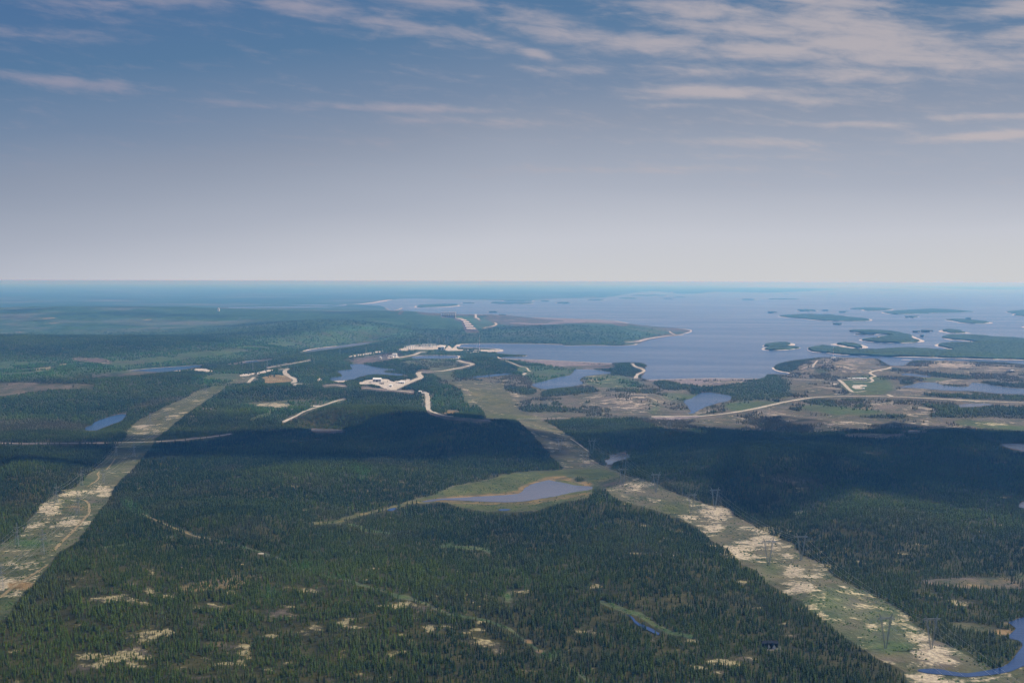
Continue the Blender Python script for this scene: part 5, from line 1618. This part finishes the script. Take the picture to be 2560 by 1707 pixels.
far_labs = ['small pylon left of the gravel patch by the river', 'small pylon above the gravel patch', 'small pylon right of the gravel patch', 'small pylon above the tan field', 'small pylon over the dark wood beside the lake', 'small pylon left of the lake behind its twin',
            'small pylon behind the lake', 'small pylon near the purple gravel ground']
line_of(lp, far_spots, far_labs, 'distant pylons near the powerhouse', True)


# ------------------------------------------------------------------ buildings and works
def place(px, py, name, label, cat, group=None, rz=0.0):
    p = first_hit(px, py)
    return tag(empty(name, p, rz), label, cat, group)


def shed(px, py, w, d, h, roof_h, wall_m, roof_m, name, label, rz=0.0, door=True, windows=3):
    o = place(px, py, name, label, 'building', rz=rz)
    mb = MB()
    mb.box(-w / 2, w / 2, 0, d, -1, h)
    link('wall', mb.mesh('wall', wall_m), parent=o)
    mb = MB()
    e = .6
    a, b, c_ = (-w / 2 - e, -e, h + .02), (w / 2 + e, -e, h + .02), (w / 2 + e, d / 2, h + roof_h)
    d_, e_, f_ = (-w / 2 - e, d / 2, h + roof_h), (w / 2 + e, d + e, h + .02), (-w / 2 - e, d + e, h + .02)
    mb.face((a, b, c_, d_)).face((d_, c_, e_, f_)).face((b, e_, c_)).face((a, d_, f_)).face((f_, e_, b, a))
    link('roof', mb.mesh('roof', roof_m), parent=o)
    if door:
        mb = MB()
        mb.box(-w * .08, w * .08, -.12, 0, -.5, h * .65)
        link('door', mb.mesh('door', M_DARK), parent=o)
    for k in range(windows):
        mb = MB()
        xx = -w / 2 + w * (k + .5) / windows
        if abs(xx) < w * .12:
            continue
        mb.box(xx - w * .03, xx + w * .03, -.10, 0, h * .45, h * .7)
        link('window', mb.mesh('window', M_GLASS), parent=o)
    return o


def U(px, py, wpx):
    return px_w(px, py, wpx)


p = ZC([(482, 548)])[0]
shed(p[0], p[1], U(*p, 20), U(*p, 20) * .8, 14, 6, M_GREY, M_WHITE, 'works_shed', 'large shed with a bright white roof on the gravel yard')
p = ZC([(802, 568)])[0]
shed(p[0], p[1], U(*p, 15), 30, 8, 3, M_WHITE, M_WHITE, 'works_shed', 'low white shed at the right end of the gravel yard')
p = ZC([(660, 612)])[0]
shed(p[0], p[1], U(*p, 7), 20, 9, 3, M_WHITE, M_WHITE, 'works_shed', 'small white shed at the near edge of the gravel yard')
p = ZC([(545, 575)])[0]
shed(p[0], p[1], U(*p, 12), 14, 6, 2, M_GREY, M_GREY, 'works_shed', 'long grey shed in front of the white roofed shed')
p = ZC([(1045, 690)])[0]
shed(p[0], p[1], U(*p, 6), 16, 7, 3, M_WHITE, M_WHITE, 'gatehouse', 'white gatehouse at the top of the broad straight road')
p = ZC([(1090, 702)])[0]
shed(p[0], p[1], U(*p, 8), 10, 4, 1.5, M_GREY, M_WHITE, 'gatehouse', 'low white roofed hut beside the gatehouse')
p = ZA([(405, 765)])[0]
o = shed(p[0], p[1], U(*p, 11), 40, 22, 2, M_WHITE, M_WHITE, 'substation_building', 'tall white block with a low wing near the purple ground', door=False, windows=5)
p = ZA([(362, 770)])[0]
shed(p[0], p[1], U(*p, 12), 40, 11, 2, M_WHITE, M_GREY, 'substation_building', 'low white wing left of the tall white block', windows=4)
p = ZH([(1225, 364)])[0]
o = shed(p[0], p[1], U(*p, 9), 40, 27, 2, M_WHITE, M_WHITE, 'powerhouse', 'square pale powerhouse block at the end of the switchyard', windows=3)
p = ZH([(1165, 345)])[0]
shed(p[0], p[1], U(*p, 7), 40, 14, 2, M_DARK, M_DARK, 'powerhouse', 'low dark building left of the pale powerhouse')
for (q, w_, lab) in ((ZD([(1212, 405)])[0], 6, 'white hut on top of the rocky knoll'), (ZD([(1243, 402)])[0], 3, 'small white hut right of the one on the knoll')):
    shed(q[0], q[1], U(*q, w_), 16, 8, 3, M_WHITE, M_WHITE, 'hut', lab, windows=2)
for k, (xx, yy) in enumerate(((1430, 676), (1490, 675), (1545, 674), (1590, 673), (1640, 672))):
    q = ZD([(xx, yy)])[0]
    shed(q[0], q[1], U(*q, 6 + (k * 5) % 4), 16, 7, 2, M_WHITE if k % 2 else M_GREY, M_WHITE, 'hut', ['grey hut first from the left along the compound road', 'white hut second from the left along the compound road', 'grey hut in the middle of the compound row',
                                                                                              'white hut second from the right along the compound road', 'grey hut at the right end of the compound row'][k], windows=2)
q = ZD([(1620, 806)])[0]
shed(q[0], q[1], U(*q, 4), 14, 6, 2, M_WHITE, M_WHITE, 'hut', 'white hut at the lower side of the heath compound', windows=2)
q = ZA([(240, 788)])[0]
shed(q[0], q[1], U(*q, 3), 20, 12, 2, M_WHITE, M_WHITE, 'hut', 'tiny white hut left of the tall white block', windows=2)
q = ZI([(2010, 1058)])[0]
shed(q[0], q[1], U(*q, 7), 24, 6, 2, M_WHITE, M_WHITE, 'hut', 'long white hut near the right edge beyond the lake', windows=3)

# vehicles and machines standing in the yard
def truck(px, py, body_m, label, rz):
    o = place(px, py, 'truck', label, 'truck', 'trucks parked on the gravel yard', rz)
    mb = MB().box(-1.3, 1.3, -5, 3.2, 1.0, 3.8)
    link('cargo_box', mb.mesh('cargo_box', body_m), parent=o)
    mb = MB().box(-1.2, 1.2, 3.4, 5.4, .8, 3.0)
    link('cab', mb.mesh('cab', M_WHITE), parent=o)
    for s in (-1, 1):
        for yy in (-3.6, -1.6, 4.2):
            mb = MB().quadbox((s * 1.0, yy, .55), (s * 1.35, yy, .55), 1.0, 1.0)
            link('wheel', mb.mesh('wheel', M_DARK), parent=o)
    return o


for (xx, yy, m_, lab, rz) in ((765, 552, M_DARK, 'dark truck left of the low white shed', .6), (780, 560, M_GREY, 'grey truck nearest the low white shed', .2), (735, 556, M_WHITE, 'white truck at the left of the parked row', 1.2), (840, 548, M_RED, 'red truck right of the low white shed', 1.5),
                              (575, 548, M_WHITE, 'white truck right of the white roofed shed', .4), (392, 560, M_GREY, 'grey truck at the left end of the yard', 1.4), (620, 545, M_DARK, 'dark truck by itself in the middle of the yard', .1)):
    q = ZC([(xx, yy)])[0]
    truck(q[0], q[1], m_, lab, rz)

# switchyard: rows of pale portal frames
sw = [(555, 340), (600, 335), (640, 325), (675, 330), (840, 322), (890, 318), (940, 320), (990, 318), (1040, 318), (1080, 316), (870, 300), (960, 298), (1050, 296), (720, 318), (770, 316), (520, 348)]
gp = None
for k, (xx, yy) in enumerate(sw):
    q = ZH([(xx, yy)])[0]
    if gp is None:
        gp = place(q[0], q[1], 'switchyard_frame', '', 'frame')
        for s in (-1, 1):
            mb = MB()
            mb.quadbox((s * 14, 0, 0), (s * 14, 0, 26), 3.2)
            link('post', mb.mesh('post', M_WHITE), parent=gp)
        mb = MB().quadbox((-15, 0, 26), (15, 0, 26), 2.6)
        link('beam', mb.mesh('beam', M_WHITE), parent=gp)
        g = gp
    else:
        g = copy_thing(gp)
        g.location = on_ground(*q)
    g.rotation_euler = (0, 0, .3 * math.sin(k * 2.1))
    tag(g, 'pale portal frame in the switchyard left of the powerhouse', 'frame', 'switchyard portal frames')
for k, (xx, yy, hh) in enumerate(((570, 290, 60), (770, 270, 60), (935, 270, 60), (998, 262, 74), (1120, 262, 56), (1160, 262, 62), (1270, 262, 60), (1325, 258, 72))):
    q = ZH([(xx, yy)])[0]
    o = place(q[0], q[1], 'takeoff_tower', ['faint lattice tower at the left end of the switchyard', 'faint lattice tower second from the left behind the switchyard', 'faint lattice tower left of the tallest behind the switchyard', 'tall faint lattice tower in the middle behind the switchyard',
                                            'faint lattice tower right of the middle behind the switchyard', 'faint lattice tower third from the right behind the switchyard', 'faint lattice tower left of the last behind the powerhouse', 'tall faint lattice tower behind the powerhouse'][k], 'tower', 'lattice towers behind the switchyard')
    mb = MB()
    lattice(mb, (0, 0, 0), (0, 0, hh), 12, 2, 6, .8)
    link('mast', mb.mesh('mast', M_STEEL), parent=o)
    mb = MB().quadbox((-14, 0, hh * .8), (14, 0, hh * .8), 1.2)
    link('crossarm', mb.mesh('crossarm', M_STEEL), parent=o)

# tall red and white mast on the intake embankment
q = ZH([(1952, 346)])[0]
o = place(q[0], q[1], 'radio_mast', 'tall red and white mast on the intake embankment', 'mast')
for k in range(7):
    mb = MB()
    mb.quadbox((0, 0, k * 15), (0, 0, k * 15 + 15), 2.2 - .2 * k)
    link('mast_section', mb.mesh('mast_section', M_RED if k % 2 else M_WHITE), parent=o)
mb = MB()
for a in (0, 2.1, 4.2):
    mb.quadbox((0, 0, 90), (60 * math.cos(a), 60 * math.sin(a), 0), .5)
link('guy_wires', mb.mesh('guy_wires', M_WIRE), parent=o)
# mast on the knoll
q = ZD([(1218, 398)])[0]
o = place(q[0], q[1], 'radio_mast', 'thin reddish radio mast on top of the rocky knoll', 'mast')
for k in range(6):
    mb = MB().quadbox((0, 0, k * 13), (0, 0, k * 13 + 13), 1.4)
    link('mast_section', mb.mesh('mast_section', M_RED if k % 2 == 0 else M_WHITE), parent=o)
# white tower far on the plateau
q = C1([(1493, 270)])[0]
o = place(q[0], q[1], 'white_tower', 'white tower standing alone on the far plateau', 'tower')
S_ = U(*q, 1.0)
mb = MB().box(-1.6 * S_, 1.6 * S_, 0, 3 * S_, -10, 4.6 * S_)
link('shaft', mb.mesh('shaft', M_WHITE), parent=o)
mb = MB().box(-1.2 * S_, 1.2 * S_, .3 * S_, 2.6 * S_, 4.6 * S_, 6.6 * S_)
link('head', mb.mesh('head', M_WHITE), parent=o)

# spillway gates: deck on piers, gates between
q = ZA([(1040, 298)])[0]
S_ = U(*q, 1.0)
o = place(q[0], q[1], 'spillway_gates', 'pale row of spillway gates on piers at the far shore', 'spillway')
wd = 29 * S_
for k in range(9):
    xx = -wd / 2 + wd * k / 8
    mb = MB().box(xx - .32 * S_, xx + .32 * S_, 0, 6 * S_, -5, 8.2 * S_)
    link('pier', mb.mesh('pier', M_WHITE), parent=o)
for k in range(8):
    xx = -wd / 2 + wd * (k + .5) / 8
    mb = MB().box(xx - wd / 16 + .34 * S_, xx + wd / 16 - .34 * S_, 2 * S_, 3 * S_, -5, 4.6 * S_)
    link('gate', mb.mesh('gate', M_GREY), parent=o)
mb = MB().box(-wd / 2 - S_, wd / 2 + S_, -.4 * S_, 6.2 * S_, 8.2 * S_ + .1, 11.0 * S_)
link('deck', mb.mesh('deck', M_WHITE), parent=o)
# giant rock steps of the spillway
o = None
topL, topR, botL, botR = ZA([(1120, 315)])[0], ZA([(1200, 318)])[0], ZA([(1258, 455)])[0], ZA([(1378, 458)])[0]
midL, midR = ZA([(1205, 338)])[0], ZA([(1260, 340)])[0]
steps = []
n_st = 6
prevz = 34.0
o = tag(empty('spillway_steps', (0, 0, 0)), 'giant pale rock steps descending from the spillway gates', 'spillway')
for k in range(n_st):
    f0, f1 = k / n_st, (k + 1) / n_st

    def edge(a, m, b, f):
        if f < .25:
            t_ = f / .25
            return (a[0] + (m[0] - a[0]) * t_, a[1] + (m[1] - a[1]) * t_)
        t_ = (f - .25) / .75
        return (m[0] + (b[0] - m[0]) * t_, m[1] + (b[1] - m[1]) * t_)
    la, lb, ra, rb = edge(topL, midL, botL, f0), edge(topL, midL, botL, f1), edge(topR, midR, botR, f0), edge(topR, midR, botR, f1)
    A = [Vector(first_hit(*c)) + Vector((0, 0, 9)) for c in (la, ra, rb, lb)]
    zt = max(c.z for c in A)
    mb = MB()
    f_ = .58
    A2, A3 = A[1].lerp(A[2], f_), A[0].lerp(A[3], f_)
    mb.face((A[0], A3, A2, A[1]))
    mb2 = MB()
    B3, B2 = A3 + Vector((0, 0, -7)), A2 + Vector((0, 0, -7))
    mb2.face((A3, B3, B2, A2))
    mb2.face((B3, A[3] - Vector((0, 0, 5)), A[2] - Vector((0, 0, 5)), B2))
    link('tread', mb.mesh('tread', M_SHORE), parent=o)
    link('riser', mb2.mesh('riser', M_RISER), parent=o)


# rockfill dykes: raised bodies with crest and slope
def dyke(crest, toe, zc, label):
    o = tag(empty('rockfill_dyke', (0, 0, 0)), label, 'dyke')
    crest, toe = chaikin(crest, 2, False), chaikin(toe, 2, False)
    m = 40

    def at(pl, f):
        L = [0]
        for a, b in zip(pl[:-1], pl[1:]):
            L.append(L[-1] + math.hypot(b[0] - a[0], b[1] - a[1]))
        s = f * L[-1]
        for i in range(len(pl) - 1):
            if s <= L[i + 1] + 1e-9:
                t_ = (s - L[i]) / max(L[i + 1] - L[i], 1e-9)
                return (pl[i][0] + (pl[i + 1][0] - pl[i][0]) * t_, pl[i][1] + (pl[i + 1][1] - pl[i][1]) * t_)
        return pl[-1]
    sl, cr = MB(), MB()
    for k in range(m):
        f0, f1 = k / m, (k + 1) / m
        c0, c1 = at(crest, f0), at(crest, f1)
        t0, t1 = at(toe, f0), at(toe, f1)
        C0, C1_ = Vector((*ground(*c0, zc), zc)), Vector((*ground(*c1, zc), zc))
        T0, T1 = Vector(on_ground(*t0, .3)), Vector(on_ground(*t1, .3))
        sl.face((C0, T0, T1, C1_))
        away0, away1 = C0 * 1.0, C1_ * 1.0
        d0 = Vector((C0.x, C0.y, 0)).normalized() * 22
        d1 = Vector((C1_.x, C1_.y, 0)).normalized() * 22
        cr.face((C0, C1_, C1_ + d1, C0 + d0))
        sl.face((C0 + d0, C1_ + d1, Vector((C1_.x, C1_.y, -1)) + d1 * 2, Vector((C0.x, C0.y, -1)) + d0 * 2))
    link('slope', sl.mesh('slope', M_RIPRAP), parent=o)
    link('crest_road', cr.mesh('crest_road', M_ROAD), parent=o)
    return o


dyke(C2([(1085, 590), (1180, 595), (1350, 600), (1500, 607), (1700, 617), (1860, 624)]), C2([(1180, 604), (1260, 618), (1350, 632), (1480, 650), (1620, 664), (1850, 664)]), 5.0, 'long grey purple rockfill dyke in the middle of the scene')
dyke(C2([(2100, 737), (2260, 735)]) + C3([(0, 731), (100, 729), (220, 726), (440, 730), (545, 730)]), C2([(2110, 745), (2260, 752)]) + C3([(0, 762), (100, 775), (220, 770), (360, 755), (520, 740)]), 5.0, 'rockfill dyke with pale crest at the near end of the reservoir')
dyke(C2([(990, 301), (1100, 304), (1300, 311), (1500, 318), (1850, 330), (1975, 352)]), C2([(1000, 330), (1150, 352), (1300, 362), (1500, 358), (1700, 345), (1900, 350)]), 8.0, 'long far rockfill dyke right of the spillway')
dyke(C2([(2130, 988), (2250, 987), (2324, 987)]) + C3([(60, 986), (120, 983)]), C2([(2160, 1005), (2250, 1015), (2324, 1008)]) + C3([(60, 1000), (130, 992)]), 6.0, 'small embankment holding the valley lake under the road')

# ------------------------------------------------------------------ twin-gabled lodge in the near forest
q = ((1850 + 740 / 9.408), (1500 + 1120 / 9.408))
o = place(q[0], q[1] + 2, 'forest_cabin', 'dark roofed cabin with two pale gable fronts in a gap of the near forest', 'cabin')
for s in (-1, 1):
    mb = MB()
    cx_ = s * 3.6
    mb.face(((cx_ - 2.2, 0, 0), (cx_ + 2.2, 0, 0), (cx_ + 1.9, 0, 2.6), (cx_, 0, 6.2), (cx_ - 1.9, 0, 2.6)))
    mb.face(((cx_ + 2.2, .2, 0), (cx_ - 2.2, .2, 0), (cx_ - 1.9, .2, 2.6), (cx_, .2, 6.2), (cx_ + 1.9, .2, 2.6)))
    link('gable_front', mb.mesh('gable_front', M_WHITE), parent=o)
    mb = MB()
    for e in (-1, 1):
        mb.face(((cx_, -.8, 6.9), (cx_ + e * 3.5, -.8, .8), (cx_ + e * 3.5, 12, .8), (cx_, 12, 6.9)))
        mb.face(((cx_, -.8, 6.6), (cx_, 12, 6.6), (cx_ + e * 3.4, 12, .5), (cx_ + e * 3.4, -.8, .5)))
    link('roof', mb.mesh('roof', M_DARK), parent=o)
mb = MB().box(-11, 11, 9, 15, -.5, 5.2)
link('rear_wing', mb.mesh('rear_wing', M_DARK), parent=o)
mb = MB()
mb.face(((-12, 8.4, 5.1), (12, 8.4, 5.1), (10, 12, 8.4), (-10, 12, 8.4))).face(((-12, 15.6, 5.1), (-10, 12, 8.4), (10, 12, 8.4), (12, 15.6, 5.1)))
link('roof', mb.mesh('roof', M_DARK), parent=o)

# ------------------------------------------------------------------ clouds overhead (out of the picture) that shade parts of the land
def cloud_material():
    m = bpy.data.materials.new('cloud')
    m.use_nodes = True
    t = NT(m.node_tree)
    out = t.n('ShaderNodeOutputMaterial')
    d = t.n('ShaderNodeBsdfDiffuse')
    d.inputs[0].default_value = (.85, .86, .9, 1)
    tr = t.n('ShaderNodeBsdfTransparent')
    mx = t.n('ShaderNodeMixShader')
    pos = t.n('ShaderNodeNewGeometry').outputs['Position']
    t.put(mx.inputs[0], t.ramp(t.noise(pos, 1 / 520, 6, .65), .36, .64, .06, .72))
    t.put(mx.inputs[1], tr.outputs[0])
    t.put(mx.inputs[2], d.outputs[0])
    t.put(out.inputs[0], mx.outputs[0])
    return m


M_CLOUD = cloud_material()


def cloud(px, py, rxpx, ry_m, label, alt=2300.0):
    x, y = ground(px, py)
    rx = px_w(px, py, rxpx)
    k = alt / SUN_DIR.z
    c = Vector((x + SUN_DIR.x * k, y + SUN_DIR.y * k, alt))
    import bmesh
    bm = bmesh.new()
    bmesh.ops.create_icosphere(bm, subdivisions=5, radius=1.0)
    seed = abs(px) * .13
    for v in bm.verts:
        n = v.co.normalized()
        from mathutils import noise as mn
        f = 1 + .95 * mn.fractal(n * 2.1 + Vector((seed, py * .01, 0)), 1.0, 2.0, 5)
        v.co = Vector((n.x * rx * f, n.y * ry_m * f, n.z * (160 if n.z > 0 else 50) * f))
    me = bpy.data.meshes.new('cloud')
    bm.to_mesh(me)
    bm.free()
    me.shade_smooth()
    o = link('cloud', me, M_CLOUD)
    o.location = c
    return tag(o, label, kind='structure')


cloud(2090, 1150, 520, 760, 'broken cloud high above the right forest')
cloud(2450, 1130, 300, 500, 'second broken cloud high above the right forest')
cloud(880, 1118, 380, 400, 'broken cloud high above the middle hill')
cloud(430, 1105, 150, 170, 'small broken cloud beside the one above the middle hill')
cloud(60, 1145, 230, 280, 'broken cloud high above the left forest')
cloud(1330, 1118, 110, 130, 'small broken cloud above the wooded hill crest')

# ------------------------------------------------------------------ the air
mb = MB().box(-256000, 256000, -60000, 256000, -60, CAM_H + 2)
hm = bpy.data.materials.new('haze')
hm.use_nodes = True
t_ = NT(hm.node_tree)
out_ = t_.n('ShaderNodeOutputMaterial')
pv = t_.n('ShaderNodeVolumePrincipled')
pv.inputs['Color'].default_value = (*HAZE_COLOR, 1)
pv.inputs['Absorption Color'].default_value = (.94, .75, 1, 1)
pv.inputs['Density'].default_value = HAZE_DENSITY
pv.inputs['Anisotropy'].default_value = 0.3
t_.put(out_.inputs['Volume'], pv.outputs[0])
tag(link('haze', mb.mesh('haze', hm)), 'pale blue air thickening towards the horizon', kind='stuff')
